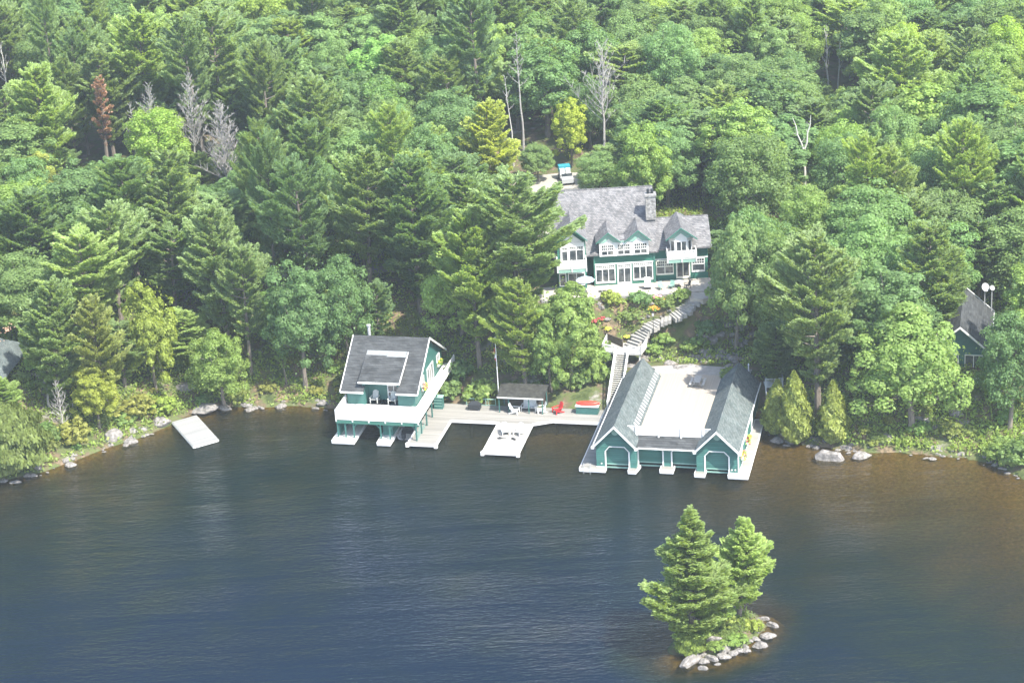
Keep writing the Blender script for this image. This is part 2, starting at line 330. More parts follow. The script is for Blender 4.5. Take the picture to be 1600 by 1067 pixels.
def watermat():
    mt, t, n, lk, b = newmat('lake water')
    n.remove(b); tc = n.new('ShaderNodeTexCoord')
    at_ = n.new('ShaderNodeAttribute'); at_.attribute_name = 'depth'
    mp = n.new('ShaderNodeMapping'); mp.inputs['Rotation'].default_value = (0, 0, R(25)); mp.inputs['Scale'].default_value = (.55, 1.5, 1); lk.new(tc.outputs['Object'], mp.inputs[0])
    a1 = n.new('ShaderNodeTexNoise'); a1.inputs['Scale'].default_value = 1.5; a1.inputs['Detail'].default_value = 5; a1.inputs['Roughness'].default_value = .6; lk.new(mp.outputs[0], a1.inputs[0])
    a2 = n.new('ShaderNodeTexNoise'); a2.inputs['Scale'].default_value = .09; a2.inputs['Detail'].default_value = 3; lk.new(mp.outputs[0], a2.inputs[0])
    r2 = n.new('ShaderNodeMapRange'); r2.inputs[1].default_value = .3; r2.inputs[2].default_value = .7; r2.inputs[3].default_value = .45; r2.inputs[4].default_value = 1.3; lk.new(a2.outputs[0], r2.inputs[0])
    ml = n.new('ShaderNodeMath'); ml.operation = 'MULTIPLY'; lk.new(a1.outputs[0], ml.inputs[0]); lk.new(r2.outputs[0], ml.inputs[1])
    bp = n.new('ShaderNodeBump'); bp.inputs['Distance'].default_value = .21; lk.new(ml.outputs[0], bp.inputs['Height'])
    m3 = n.new('ShaderNodeMapping'); m3.inputs['Rotation'].default_value = (0, 0, R(-22)); m3.inputs['Scale'].default_value = (.10, .75, 1); lk.new(tc.outputs['Object'], m3.inputs[0])
    a3 = n.new('ShaderNodeTexNoise'); a3.inputs['Scale'].default_value = .62; a3.inputs['Detail'].default_value = 2; a3.inputs['Distortion'].default_value = .6; lk.new(m3.outputs[0], a3.inputs[0])
    b0 = n.new('ShaderNodeBump'); b0.inputs['Distance'].default_value = .18; lk.new(a3.outputs[0], b0.inputs['Height']); lk.new(b0.outputs[0], bp.inputs['Normal'])
    body = ramp(n, [(0, (.034, .029, .012)), (.2, (.014, .015, .008)), (.5, (.0045, .0105, .0095)), (.95, (.0008, .0065, .0160))]); lk.new(at_.outputs['Fac'], body.inputs[0])
    df = n.new('ShaderNodeBsdfDiffuse'); lk.new(body.outputs[0], df.inputs[0])
    tp = n.new('ShaderNodeBsdfTransparent'); tp.inputs[0].default_value = (.58, .52, .30, 1)
    cl = ramp(n, [(0, (.08,)*3), (.16, (.42,)*3), (.4, (.88,)*3), (.7, (1, 1, 1))]); lk.new(at_.outputs['Fac'], cl.inputs[0])
    m1 = n.new('ShaderNodeMixShader'); lk.new(cl.outputs[0], m1.inputs[0]); lk.new(tp.outputs[0], m1.inputs[1]); lk.new(df.outputs[0], m1.inputs[2])
    gl = n.new('ShaderNodeBsdfGlossy'); gl.inputs['Roughness'].default_value = .07; lk.new(bp.outputs[0], gl.inputs['Normal'])
    fr = n.new('ShaderNodeFresnel'); fr.inputs[0].default_value = 1.30; lk.new(bp.outputs[0], fr.inputs['Normal'])
    m2 = n.new('ShaderNodeMixShader'); lk.new(fr.outputs[0], m2.inputs[0]); lk.new(m1.outputs[0], m2.inputs[1]); lk.new(gl.outputs[0], m2.inputs[2])
    lk.new(m2.outputs[0], n['Material Output'].inputs[0]); return mt
xs = axis(-400, 400, -75, 80, 1.0, 12); ys = axis(-300, 40, -72, 10, 1.0, 12)
wm = gridmesh('water', xs, ys, lambda X, Y: X*0, keep=lambda X, Y, Z: (sdist(X, Y) < 3))
co = np.empty(len(wm.vertices)*3, np.float32); wm.vertices.foreach_get('co', co); co = co.reshape(-1, 3)
dep = -ground(co[:, 0], co[:, 1]); dn = nz(co[:, 0], co[:, 1], .23, 4)*.16+nz(co[:, 0], co[:, 1], .6, 6)*.12
da = wm.attributes.new('depth', 'FLOAT', 'POINT'); da.data.foreach_set('value', np.clip((dep*(1+dn))/8.0, 0, 1).astype(np.float32))
wm.materials.append(watermat()); tag(link('water', wm), kind='structure')

# ------------------------------------------------------------------ shared building pieces
def side(T, mb0):
    """turn geometry written as (along, out, up) into place with T(a, o, z)"""
    mb0.v = [tuple(T(*p)) for p in mb0.v]; return mb0
def window(parent, T, a0, a1, z0, z1, cols=2, transom=0, off=(0, 0, 0), name='window', frame=None, rows=1, fw=.11, bot=0.0, glass=None):
    """frame with muntins as one part, its panes as a sub-part; 'out' is along -y of the wall"""
    f = MB(); d0, d1 = -.09, .03
    f.box(a0, a0+fw, d0, d1, z0, z1); f.box(a1-fw, a1, d0, d1, z0, z1); f.box(a0+fw, a1-fw, d0, d1, z1-fw, z1); f.box(a0+fw, a1-fw, d0, d1, z0, z0+fw+bot)
    zt = z1-fw-transom
    wd = (a1-a0-2*fw)/cols
    for i in range(1, cols): f.box(a0+fw+i*wd-.05, a0+fw+i*wd+.05, d0+.01, d1, z0+fw+bot, z1-fw)
    if transom:
        f.box(a0+fw, a1-fw, d0+.005, d1, zt-.06, zt+.06)
        k = max(2, int(round(wd/.27)))
        for i in range(cols):
            for j in range(1, k): x = a0+fw+i*wd+j*wd/k; f.box(x-.025, x+.025, d0+.02, d1, zt, z1-fw)
        f.box(a0+fw, a1-fw, d0+.02, d1, zt+transom/2-.025, zt+transom/2+.025)
    for j in range(1, rows): zz = z0+fw+bot+(zt-z0-fw-bot)*j/rows; f.box(a0+fw, a1-fw, d0+.02, d1, zz-.04, zz+.04)
    g = MB(); g.box(a0+fw, a1-fw, -.02, .02, z0+fw+bot, z1-fw)
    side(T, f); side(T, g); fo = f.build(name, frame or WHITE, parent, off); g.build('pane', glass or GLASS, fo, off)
    return fo
def rail(mb, a, b, h=1.0, post=1.9, bal=.15, pw=.12, zbot=None, ends=True, drop_=0.0, bw=.05):
    a = Vector(a); b = Vector(b); ln = (b-a).length; d = (b-a)/ln; n = max(1, round(ln/post)); up = Vector((0, 0, 1))
    mb.beam(a+up*h, b+up*h, .12, .06); mb.beam(a+up*.1, b+up*.1, .06, .06)
    for i in range(n+1):
        if not ends and i in (0, n): continue
        p = a+d*ln*i/n; mb.beam(p-up*drop_, p+up*(h+.1), pw)
    k = int(ln/bal)
    for i in range(1, k): p = a+d*ln*i/k; mb.beam(p+up*.1, p+up*h, bw)
def arch(mb, x0, x1, k0, k1, zb, zk, zt, y, wd=.16, th=.08, sides=(1, 1)):
    """white chamfered boat-door casing"""
    P = [(x0, zb), (x0, zk), (k0, zt), (k1, zt), (x1, zk), (x1, zb)]
    c = ((x0+x1)/2, zk)
    for i in range(5):
        if (i == 0 and not sides[0]) or (i == 4 and not sides[1]): continue
        mb.beam((P[i][0], y, P[i][1]), (P[i+1][0], y, P[i+1][1]), wd if i in (0, 4) else th, th if i in (0, 4) else wd, up=(0, 1, 0) if i not in (0, 4) else (0, 0, 1))
def walkway(parent, off, polys, zt=.6, th=.42, name='walkway', top=None, edge=None):
    b = MB(); e = MB()
    for P in polys:
        b.prism(P, zt-.06, zt, 'z'); b2 = [(p[0], p[1]) for p in P]
        e.prism(b2, zt-th, zt-.064, 'z')
        n = len(P); cx = sum(p[0] for p in P)/n; cy = sum(p[1] for p in P)/n
        for i in range(n):
            p, q = Vector((*P[i], 0)), Vector((*P[(i+1) % n], 0)); e.beam(p+Vector((0, 0, zt-.15)), q+Vector((0, 0, zt-.15)), .09, .33)
    b.build(name, top or DOCK, parent, off); e.build('fascia', edge or WHITE, parent, off)

# ================================================================== the twin-gabled boathouse
bo = (10, 0, 0)
B = tag(empty('boathouse', L(10, 0, 0), -AZ), 'wide green twin-gabled boathouse with four boat doors and a sunny deck on its roof', 'boathouse')
walkway(B, bo, [[(-.15, .05), (2.9, .05), (2.9, .8), (1.75, .8), (1.75, 20), (-.15, 20)]], .6)
for sl_ in [[(5.55, .05), (6.45, .05), (6.75, 1.7), (5.55, 1.7)], [(9.15, .6), (10.7, .6), (10.7, 2), (9.15, 2)], [(13.25, .05), (14.45, .05), (14.45, 1.7), (13.25, 1.7)]]: walkway(B, bo, [sl_], .58, name='slip_end')
walkway(B, bo, [[(17.1, .05), (19.4, .05), (19.4, 15.5), (18.3, 15.5), (18.3, .8), (17.1, .8)]], .6, top=DOCKP)
def gable_front(x0, x1, zc, xc, za, k):
    return [(x0, .5), (x0, zc), (xc, za), (x1, zc), (x1, .5), (k[5], .5), (k[5], k[4]), (k[3], k[2]), (k[1], k[2]), (k[0], k[4]), (k[0], .5)]
kL = (2.84, 3.33, 3.2, 5.08, 2.6, 5.6); kR = (14.38, 14.9, 3.18, 16.6, 2.6, 17.15)
wl = MB(); wl.prism(gable_front(1.75, 6.42, 3.45, 4.07, 5.9, kL), .85, 1.0); wl.prism(gable_front(13.4, 18.2, 3.45, 15.83, 5.85, kR), .85, 1.0)
# wall between the gables with its two clipped openings, set back
wl.prism([(6.55, 3.2), (13.3, 3.2), (13.3, 3.0), (12.6, 3.0), (10.95, 3.0), (10.4, 2.45), (10.4, .5), (9.4, .5), (9.4, 2.5), (8.85, 3.0), (6.55, 3.0)], 1.75, 1.9)
wl.box(1.75, 1.9, 1.0, 20, .5, 3.5); wl.box(18.05, 18.2, 1.0, 20, .5, 3.5); wl.box(6.27, 6.42, 1.0, 1.9, .5, 3.5); wl.box(13.4, 13.55, 1.0, 1.9, .5, 3.5)
wl.box(1.9, 18.05, 19.85, 20, .5, 3.4); wl.prism([(1.9, 3.4), (6.3, 3.4), (4.07, 5.85)], 19.8, 19.95); wl.prism([(13.5, 3.4), (18.05, 3.4), (15.83, 5.8)], 19.8, 19.95)
wl.build('wall', GREEN, B, bo)
iv = MB(); iv.box(1.95, 18.0, 4.5, 4.6, -.4, 3.2); iv.box(5.6, 5.7, 1.02, 4.5, -.4, 3.1); iv.box(2.7, 2.8, 1.02, 4.5, -.4, 3.1); iv.build('slip_shade_lining', SLIPSHADE, B, bo)  # near-black sheets, the shade inside the slips put into their colour
for x0, x1, z0, z1, y, kk in ((2.84, 5.6, .72, 3.2, 1.25, kL), (14.38, 17.15, .72, 3.2, 1.25, kR), (6.5, 9.4, .75, 3.05, 2.15, None), (10.4, 13.35, .75, 3.05, 2.15, None)):
    d = MB(); d.box(x0, x1, y, y+.06, z0, z1); dd = d.build('boat_door', GREEN if kk else GREENV, B, bo)
    q = MB(); q.box(x0+.02, x1-.02, y-.05, y+.02, z0-.0, z0+.14); q.box(x0+.02, x1-.02, y+.0, y+.05, .28, .46); q.build('bottom_strip', LGREEN, dd, bo)  # two light green strips across the foot of each door
tr = MB()
arch(tr, 2.84, 5.6, 3.33, 5.08, .5, 2.6, 3.2, .84); tr.build('door_casing', WHITE, B, bo)
tr = MB(); arch(tr, 14.38, 17.15, 14.9, 16.6, .5, 2.6, 3.18, .84); tr.build('door_casing', WHITE, B, bo)
tr = MB(); arch(tr, 6.5, 9.4, 7.1, 8.85, .5, 2.5, 3.0, 1.74); tr.build('door_casing', WHITE, B, bo)
tr = MB(); arch(tr, 10.4, 13.35, 10.95, 12.6, .5, 2.45, 3.0, 1.74, sides=(1, 0)); tr.build('door_casing', WHITE, B, bo)
def gable_roof(mbx, x0, xr, x1, ze, zr, y0, y1, t=.16):
    mbx.slab([(x0, y0, ze), (xr, y0, zr), (xr, y1, zr), (x0, y1, ze)], t); mbx.slab([(xr, y0, zr), (x1, y0, ze), (x1, y1, ze), (xr, y1, zr)], t)
for x0, xr, x1, ze, zr in ((1.55, 4.05, 6.5, 3.5, 6.08), (13.35, 15.83, 18.42, 3.45, 6.0)):
    q = MB(); gable_roof(q, x0, xr, x1, ze, zr, .18, 20.1); q.build('gable_roof', ROOFB, B, bo)
    q = MB(); zz = .08
    for xa, s in ((x0, 1), (x1, -1)):
        q.beam((xa, .33, ze-zz), (xr, .33, zr-zz), .09, .24, up=(0, -1, 0)) if 0 else q.slab([(xa, .06, ze+.01), (xr, .06, zr+.01), (xr, .175, zr+.01), (xa, .175, ze+.01)], .27)
        q.box(xa-.22 if s > 0 else xa-.12, xa+.12 if s > 0 else xa+.22, .04, .3, ze-.34, ze-.06)
        q.box(xa-.1 if s > 0 else xa-.02, xa+.02 if s > 0 else xa+.1, .5, 20.1, ze-.24, ze-.02) if (s > 0) == (xr < 10) else None
    q.build('rake_trim', WHITE, B, bo)
    q = MB(); q.tube([(xr-.02, .80, zr-1.02), (xr-.02, .86, zr-1.02)], .40, 20); q.build('round_vent', LGREEN, B, bo)
q = MB(); q.slab([(6.5, 1.15, 3.12), (13.4, 1.15, 3.12), (13.9, 3.1, 3.72), (6.1, 3.1, 3.72)], .14); q.build('front_roof', ROOFA, B, bo)
q = MB(); q.box(6.6, 13.3, 1.06, 1.145, 2.93, 3.10); q.build('eave_trim', WHITE, B, bo)
q = MB(); q.box(6.0, 14.35, 3.05, 21.0, 3.58, 3.74); q.build('roof_deck', DECKW, B, bo)
q = MB()
gl = lambda x: max(3.74, 6.08-abs(x-4.05)*1.05, 6.0-abs(x-15.83)*1.03)
q.box(4.75, 15.15, 2.94, 3.06, 4.86, 4.94)
k = 72
for i in range(k+1):
    x = 4.95+(14.95-4.95)*i/k; zb = gl(x)
    if zb < 4.8: q.box(x-.045, x+.045, 2.97, 3.03, zb+(.1 if 6.3 < x < 13.8 else 0), 4.86)
for x in (6.15, 8.75, 11.35, 13.95): q.box(x-.09, x+.09, 2.86, 3.06, 3.5, 5.02)
q.box(6.2, 13.9, 2.96, 3.05, 3.82, 3.9)
q.build('roof_railing', WHITE, B, bo)
q = MB()
for i in range(20):
    y = 4.6+i*.80; q.slab([(5.55, y, 4.52), (6.05, y, 3.99), (6.05, y+.42, 3.99), (5.55, y+.42, 4.52)], .05)
q.build('slope_slats', METAL, B, bo)  # row of pale slats along the deck side of the left gable slope
q = MB(); q.slab([(5.3, 4.2, 4.70), (6.1, 4.2, 3.88), (6.1, 20.4, 3.88), (5.3, 20.4, 4.70)], .02); q.build('slope_dark_strip', DARK, B, bo)  # dark strip laid beneath the pale slats
for x, z in ((2.35, 1.0), (17.45, .95), (17.85, .97)):
    q = MB(); q.tube([(x, .78, z), (x, .85, z)], .10, 12); q.build('wall_lamp', OLDWHITE, B, bo)
TR = lambda a, o, z: (18.2-o, a, z)
window(B, TR, 3.0, 4.3, 1.5, 2.7, 2, 0, bo); window(B, TR, 7.2, 8.5, 1.5, 2.7, 2, 0, bo); window(B, TR, 12.4, 13.5, .62, 2.7, 1, 0, bo, name='side_door', rows=2)
q = MB(); q.box(18.2, 18.32, .86, 19.9, 3.0, 3.2); q.box(18.15, 18.28, .80, .95, .6, 3.4); q.build('corner_trim', WHITE, B, bo)

def flowerbox(parentless_p, rz, ln, cols, label, group, droop=.3):
    r_ = tag(empty('flower_box', parentless_p, rz), label, 'flower box', group)
    b = MB(); b.box(-ln/2, ln/2, -.14, .14, 0, .24); b.build('planter', OLDWHITE, r_)
    rng = random.Random(int(abs(parentless_p[0]*37+parentless_p[1]*11)))
    for j, c in enumerate(cols):
        b = MB()
        for i in range(46):
            x = rng.uniform(-ln/2, ln/2)*1.05; y = rng.uniform(-.32, .26); z = .24+rng.uniform(-droop, .5)*(1-abs(x)/ln*.7); s = rng.uniform(.05, .11)
            d = Vector((rng.uniform(-1, 1), rng.uniform(-1, 1), rng.uniform(.2, 1))).normalized(); a = d.orthogonal().normalized()*s; e2 = d.cross(a)
            p = Vector((x, y, z)); b.add([p-a-e2, p+a-e2, p+a+e2, p-a+e2], [(0, 1, 2, 3)])
        o = b.build('blossoms' if c != 'leaf' else 'leaves', FLOW[c] if c != 'leaf' else LEAF, r_)
        if c == 'leaf': o.color = (1.3, 1.5, 1, 1)
    return r_
flowerbox(L(18.42, 3.6, 1.25), math.pi/2-AZ, 1.6, ['leaf', 'yellow', 'pink'], 'yellow and pink flower box on the twin-gabled boathouse side wall, nearest the water', 'flower boxes on the right boathouse')
flowerbox(L(18.42, 7.9, 1.25), math.pi/2-AZ, 1.6, ['leaf', 'yellow', 'red'], 'yellow and red flower box on the twin-gabled boathouse side wall, farther from the water', 'flower boxes on the right boathouse')

# ================================================================== the boathouse with the balcony
co_ = (-26, 5, 0)
H = tag(empty('boathouse', L(-26, 5, 0), -AZ), 'green boathouse with charcoal roof, shed dormer and white balcony over its boat slips', 'boathouse')
walkway(H, co_, [[(-31.4, 4.4), (-28.6, 4.4), (-28.6, 20), (-31.4, 20)]], .55, top=OLDWHITE)
walkway(H, co_, [[(-25.75, 4.4), (-24.1, 4.4), (-24.1, 20), (-25.75, 20)]], .55, name='slip_finger', top=OLDWHITE)
q = MB()   # lower storey
q.box(-30.9, -30.75, 6.0, 22, .5, 2.7); q.box(-30.9, -22, 19.6, 19.75, -.3, 2.8); q.box(-30.2, -28.8, 9.0, 9.15, .55, 2.8); q.box(-28.9, -28.75, 9.15, 19.6, .5, 2.8)
q.box(-25.55, -24.3, 6.6, 6.75, .55, 2.8); q.box(-25.55, -25.43, 6.75, 19.6, .5, 2.8); q.box(-24.42, -24.3, 6.75, 19.6, .5, 2.8)
q.box(-22.25, -22.1, 9.6, 21, .5, 2.95)
q.build('lower_wall', GREEN, H, co_)
q = MB(); q.box(-31.0, -20.6, 5.34, 5.5, 2.45, 2.88); q.box(-30.9, -22.1, 9.3, 9.5, 2.4, 2.88); q.build('front_beam', MGREEN, H, co_)
for x, y in ((-30.85, 5.5), (-28.85, 5.5), (-25.5, 5.5), (-24.35, 5.5), (-21.0, 5.3), (-20.95, 7.4), (-20.9, 9.7), (-20.85, 12.1), (-20.85, 14.6), (-29.9, 5.5), (-30.85, 8)):
    q = MB(); q.box(x-.08, x+.08, y-.08, y+.08, .55, 2.46 if y < 5.6 and x < -21.5 else 2.92); q.build('post', GREENP, H, co_)
for x0, x1 in ((-28.85, -25.5), (-24.35, -21.0)):
    for a, b in (((x0, 1.9), (x0+.6, 2.5)), ((x1, 1.9), (x1-.6, 2.5))): q = MB(); q.beam((a[0], 5.5, a[1]), (b[0], 5.5, b[1]), .12, .12); q.build('knee_brace', GREENP, H, co_)
q = MB(); y = 5.3
for y0 in (5.3, 7.4):
    for j in range(6): q.beam((-21.0, y0+.1+j*.32, .6), (-21.0, y0+.1+j*.32, 1.3+.12*j if y0 < 6 else 1.2), .05)
q.build('lattice', LGREEN, H, co_)
q = MB(); q.prism([(-31.0, 5.3), (-20.6, 5.3), (-20.6, 23), (-22.0, 23), (-22.0, 9.7), (-31.0, 9.7)], 2.95, 3.1, 'z'); q.build('balcony_floor', DECKV, H, co_)
q = MB()
rail(q, (-30.92, 5.36, 3.1), (-20.68, 5.36, 3.1), 1.08, 2.05, .12, .15, drop_=.42, bw=.07)
rail(q, (-30.92, 5.36, 3.1), (-30.92, 9.7, 3.1), 1.08, 2.1, .12, .12, bw=.07); rail(q, (-20.66, 5.36, 3.1), (-20.66, 23, 3.1), 1.08, 2.2, .12, .13, drop_=.2, bw=.07)
q.build('balcony_railing', WHITE, H, co_)
q = MB(); q.box(-28.05, -27.0, 5.55, 6.3, 3.1, 3.5); q.box(-28.05, -27.0, 6.22, 6.34, 3.5, 3.95)
q.build('balcony_bench', WHITE, H, co_)
# upper walls
q = MB(); q.box(-30.7, -28.4, 9.6, 9.75, 3.1, 5.25); q.box(-24.3, -22.1, 9.6, 9.75, 3.1, 5.25); q.box(-28.55, -28.4, 9.75, 11.4, 3.1, 6.3); q.box(-24.3, -24.15, 9.75, 11.4, 3.1, 6.3)
q.box(-28.4, -24.3, 11.2, 11.35, 3.1, 6.9)
gab = [(9.75, 3.1), (9.75, 5.3), (16.0, 9.28), (22.4, 5.2), (22.4, 3.1)]
q.prism(gab, -22.25, -22.1, 'x'); q.prism(gab, -30.7, -30.55, 'x'); q.box(-30.55, -22.25, 22.25, 22.4, 3.1, 5.2); q.build('wall', GREENP, H, co_)
q = MB(); q.slab([(-31.3, 8.95, 5.03), (-28.4, 8.95, 5.03), (-28.4, 11.4, 6.58), (-24.3, 11.4, 6.58), (-24.3, 8.95, 5.03), (-21.62, 8.95, 5.03), (-21.62, 16.0, 9.5), (-31.3, 16.0, 9.5)], .18)
q.slab([(-31.3, 16, 9.5), (-21.62, 16, 9.5), (-21.62, 23.0, 5.05), (-31.3, 23.0, 5.05)], .18); q.build('roof', ROOFA, H, co_)
q = MB(); q.slab([(-29.1, 9.3, 6.22), (-23.9, 9.3, 6.22), (-23.9, 14.1, 8.36), (-29.1, 14.1, 8.36)], .14); dm = q.build('dormer_roof', ROOFA, H, co_)
q = MB(); q.slab([(-29.05, 13.35, 8.05), (-26.4, 13.35, 8.05), (-26.4, 13.15, 7.96), (-23.98, 13.15, 7.96), (-23.98, 14.05, 8.365), (-29.05, 14.05, 8.365)], .02)
o = q.build('flashing', mat('dull metal flashing', (.20, .21, .21), .6, .1), dm, co_)
for v_ in o.data.vertices: v_.co.z += .02
q = MB(); q.prism([(9.7, 5.5), (14.0, 8.2), (9.7, 6.28)], -28.7, -28.6, 'x'); q.build('dormer_cheek', GREENP, H, co_); q = MB(); q.prism([(9.7, 5.5), (14.0, 8.2), (9.7, 6.28)], -24.35, -24.25, 'x'); q.build('dormer_cheek', GREENP, H, co_)
q = MB()
q.slab([(-21.62, 8.95, 5.06), (-21.52, 8.95, 5.06), (-21.52, 16, 9.53), (-21.62, 16, 9.53)], .18); q.slab([(-21.62, 16, 9.53), (-21.52, 16, 9.53), (-21.52, 23, 5.08), (-21.62, 23, 5.08)], .26)
q.slab([(-31.4, 8.95, 5.06), (-31.3, 8.95, 5.06), (-31.3, 16, 9.53), (-31.4, 16, 9.53)], .26)
q.box(-31.3, -28.4, 8.86, 8.95, 4.82, 5.02); q.box(-24.3, -21.62, 8.86, 8.95, 4.82, 5.02); q.box(-29.1, -23.82, 9.2, 9.3, 6.02, 6.22); q.slab([(-23.9, 9.3, 6.25), (-23.82, 9.3, 6.25), (-23.82, 14.0, 8.34), (-23.9, 14.0, 8.34)], .22)
q.build('roof_trim', WHITE, H, co_)
q = MB(); q.tube([(-29.6, 17.0, 8.4), (-29.6, 17.0, 10.35)], .2, 12); q.tube([(-29.6, 17.0, 10.35), (-29.6, 17.0, 10.5)], .27, 12); q.build('stove_pipe', METAL, H, co_)
F = lambda y: (lambda a, o, z: (a, y+o, z))
window(H, F(11.2), -27.6, -26.3, 5.3, 5.9, 1, 0, co_); window(H, F(11.2), -26.0, -24.4, 3.3, 5.95, 2, 0, co_, name='glass_door', rows=3)
TR = lambda a, o, z: (-22.1-o, a, z)
window(H, TR, 12.5, 13.8, 4.25, 5.5, 2, 0, co_); window(H, TR, 15.3, 18.2, 3.15, 5.5, 3, 0, co_, name='glass_door'); window(H, TR, 20.0, 21.4, 4.3, 5.3, 2, 0, co_)
flowerbox(L(-21.9, 13.2, 3.85), math.pi/2-AZ, 1.5, ['leaf', 'yellow', 'pink'], 'yellow and pink flower box on the balconied boathouse side walk, nearest the water', 'flower boxes on the left boathouse')
flowerbox(L(-21.9, 20.7, 3.85), math.pi/2-AZ, 1.5, ['leaf', 'yellow'], 'leafy flower box under the rear side window of the balconied boathouse', 'flower boxes on the left boathouse')
# stairs / locker beneath the balcony's side walk
q = tag(empty('storage_locker', L(-20.7, 14.9, .62), -AZ), 'green locker with shelves standing under the side walk of the balconied boathouse', 'locker')
b = MB(); b.box(-.55, .55, -.4, .4, 0, 1.5); b.build('cabinet', GREENP, q)
b = MB(); b.box(-.62, .62, -.46, .46, 1.5, 1.56); [b.box(-.5, .5, -.43, -.4, z, z+.06) for z in (.35, .75, 1.15)]; b.build('shelf', LGREEN, q)

# ================================================================== docks
D = tag(empty('dock', L(-10, 12, 0), -AZ), 'long weathered board dock with white edges and a jutting pier, joining both boathouses', 'dock')
do = (-10, 12, 0)
b = MB()
b.prism([(-21.9, 4.45), (-18.5, 4.45), (-18.4, 11.55), (-12.36, 11.55), (-8.2, 11.55), (-6.0, 12.65), (-.2, 12.65), (-.2, 16.3), (-21.9, 16.3)], .5, .6, 'z')
b.build('boards', DOCK, D, do)
b = MB(); b.prism([(-12.34, 3.12), (-8.1, 3.12), (-8.2, 11.53), (-12.36, 11.53)], .5, .604, 'z'); b.build('pier_boards', DOCKP, D, do)
b = MB(); EP = [(-21.95, 8), (-21.95, 4.45), (-18.45, 4.45), (-18.35, 11.5), (-12.4, 11.5), (-12.4, 3.12), (-8.1, 3.12), (-8.15, 11.5), (-5.98, 12.6), (-.2, 12.6)]
for p, r_ in zip(EP, EP[1:]): b.beam((p[0], p[1], .48), (r_[0], r_[1], .48), .16, .30)
for p in ((-12.4, 3.12), (-8.1, 3.12), (-21.95, 4.45), (-18.45, 4.45)): b.box(p[0]-.2, p[0]+.2, p[1]-.2, p[1]+.2, .2, .66)
b.build('edge_board', WHITE, D, do)
for x, y in [(-21.7, 5), (-18.7, 5), (-18.7, 10), (-16, 11.9), (-13.2, 11.9), (-12.2, 3.5), (-12.2, 7.5), (-8.3, 3.5), (-8.3, 7.5), (-5.6, 13), (-2.5, 13)]:
    b = MB(); b.tube([(x, y, -3), (x, y, .5)], .14, 8); b.build('pile', WOODD, D, do)

def adirondack(p, rz, mt, label, group=None, wide=1, sc_=1.22):
    r_ = tag(empty('adirondack_chair' if wide == 1 else 'garden_bench', p, rz), label, 'chair' if wide == 1 else 'bench', group); w2 = .36*wide
    r_.scale = (sc_,)*3
    b = MB(); n = 5*wide
    for i in range(6): y = -.30+i*.105; b.box(-w2+.03, w2-.03, y, y+.09, .36-.022*i, .385-.022*i)
    b.build('seat', mt, r_)
    b = MB()
    for i in range(n):
        x = -w2+.06+(2*w2-.12)*(i+.5)/n; hh = .98+.10*(1-abs(((i % 5)-2)/2.)**2); b.beam((x, .27, .22), (x, .62, hh), .115*(2*w2-.12)/n/.115*.9, .025, up=(0, 1, 0))
    b.box(-w2+.05, w2-.05, .46, .50, .55, .62); b.build('backrest', mt, r_)
    for s in (-1, 1):
        b = MB(); b.box(s*w2-.07, s*w2+.07, -.42, .42, .56, .59); b.build('armrest', mt, r_)
        b = MB(); b.box(s*w2-.03, s*w2+.03, -.36, -.26, 0, .56); b.build('leg', mt, r_)
        b = MB(); b.beam((s*(w2-.03), -.3, .36), (s*(w2-.03), .62, .04), .05, .12); b.build('leg', mt, r_)
    return r_
adirondack(L(-10.75, 8.2, .61), R(10), WHITE, 'white slatted armchair on the left of the jutting pier', 'white armchairs on the pier')
adirondack(L(-9.2, 8.3, .61), R(-38), WHITE, 'white slatted armchair on the right of the jutting pier', 'white armchairs on the pier')
adirondack(L(-10.9, 14.3, .61), R(70), WHITE, 'white slatted armchair at the left front of the little dock shelter', 'white chairs at the dock shelter')
adirondack(L(-7.9, 14.9, .61), R(-80), WHITE, 'white slatted armchair facing left at the right end of the dock shelter', 'white chairs at the dock shelter')
adirondack(L(-9.4, 15.3, .61), -AZ, WHITE, 'white double-seat slatted bench under the dock shelter roof', None, 2)
adirondack(L(-5.8, 14.9, .61), R(-60), REDC, 'bright red slatted armchair on the dock, right of the shelter')
adirondack(L(-28.0+.5, 10.4, 3.11), -AZ, OLDWHITE, 'white chair on the balcony below the dormer, at the left', 'chairs on the balcony')
adirondack(L(-25.2, 10.3, 3.11), -AZ, OLDWHITE, 'white chair on the balcony below the dormer, in front of the glass door', 'chairs on the balcony')
# things lying on the pier
b = MB(); pts = [(math.cos(a)*(.34-.02*a), math.sin(a)*(.16+.01*a), .03+.004*a) for a in [i*.5 for i in range(20)]]+[(.5, -.05, .03), (.8, .12, .03)]
b.tube(pts, .035, 5); tag(b.build('coiled_rope', DARK), 'dark rope lying coiled on the pier left of the white armchairs', 'rope').location = L(-11.2, 7.0, .61)
b = MB(); b.box(-.1, .1, -.32, .32, 0, .12); b.box(-.06, .06, -.2, .2, .12, .2)
o = b.build('dock_bag', DARK); tag(o, 'small dark bag lying on the pier in front of the right white armchair', 'bag'); o.location = L(-9.5, 6.9, .61); o.rotation_euler[2] = R(40)
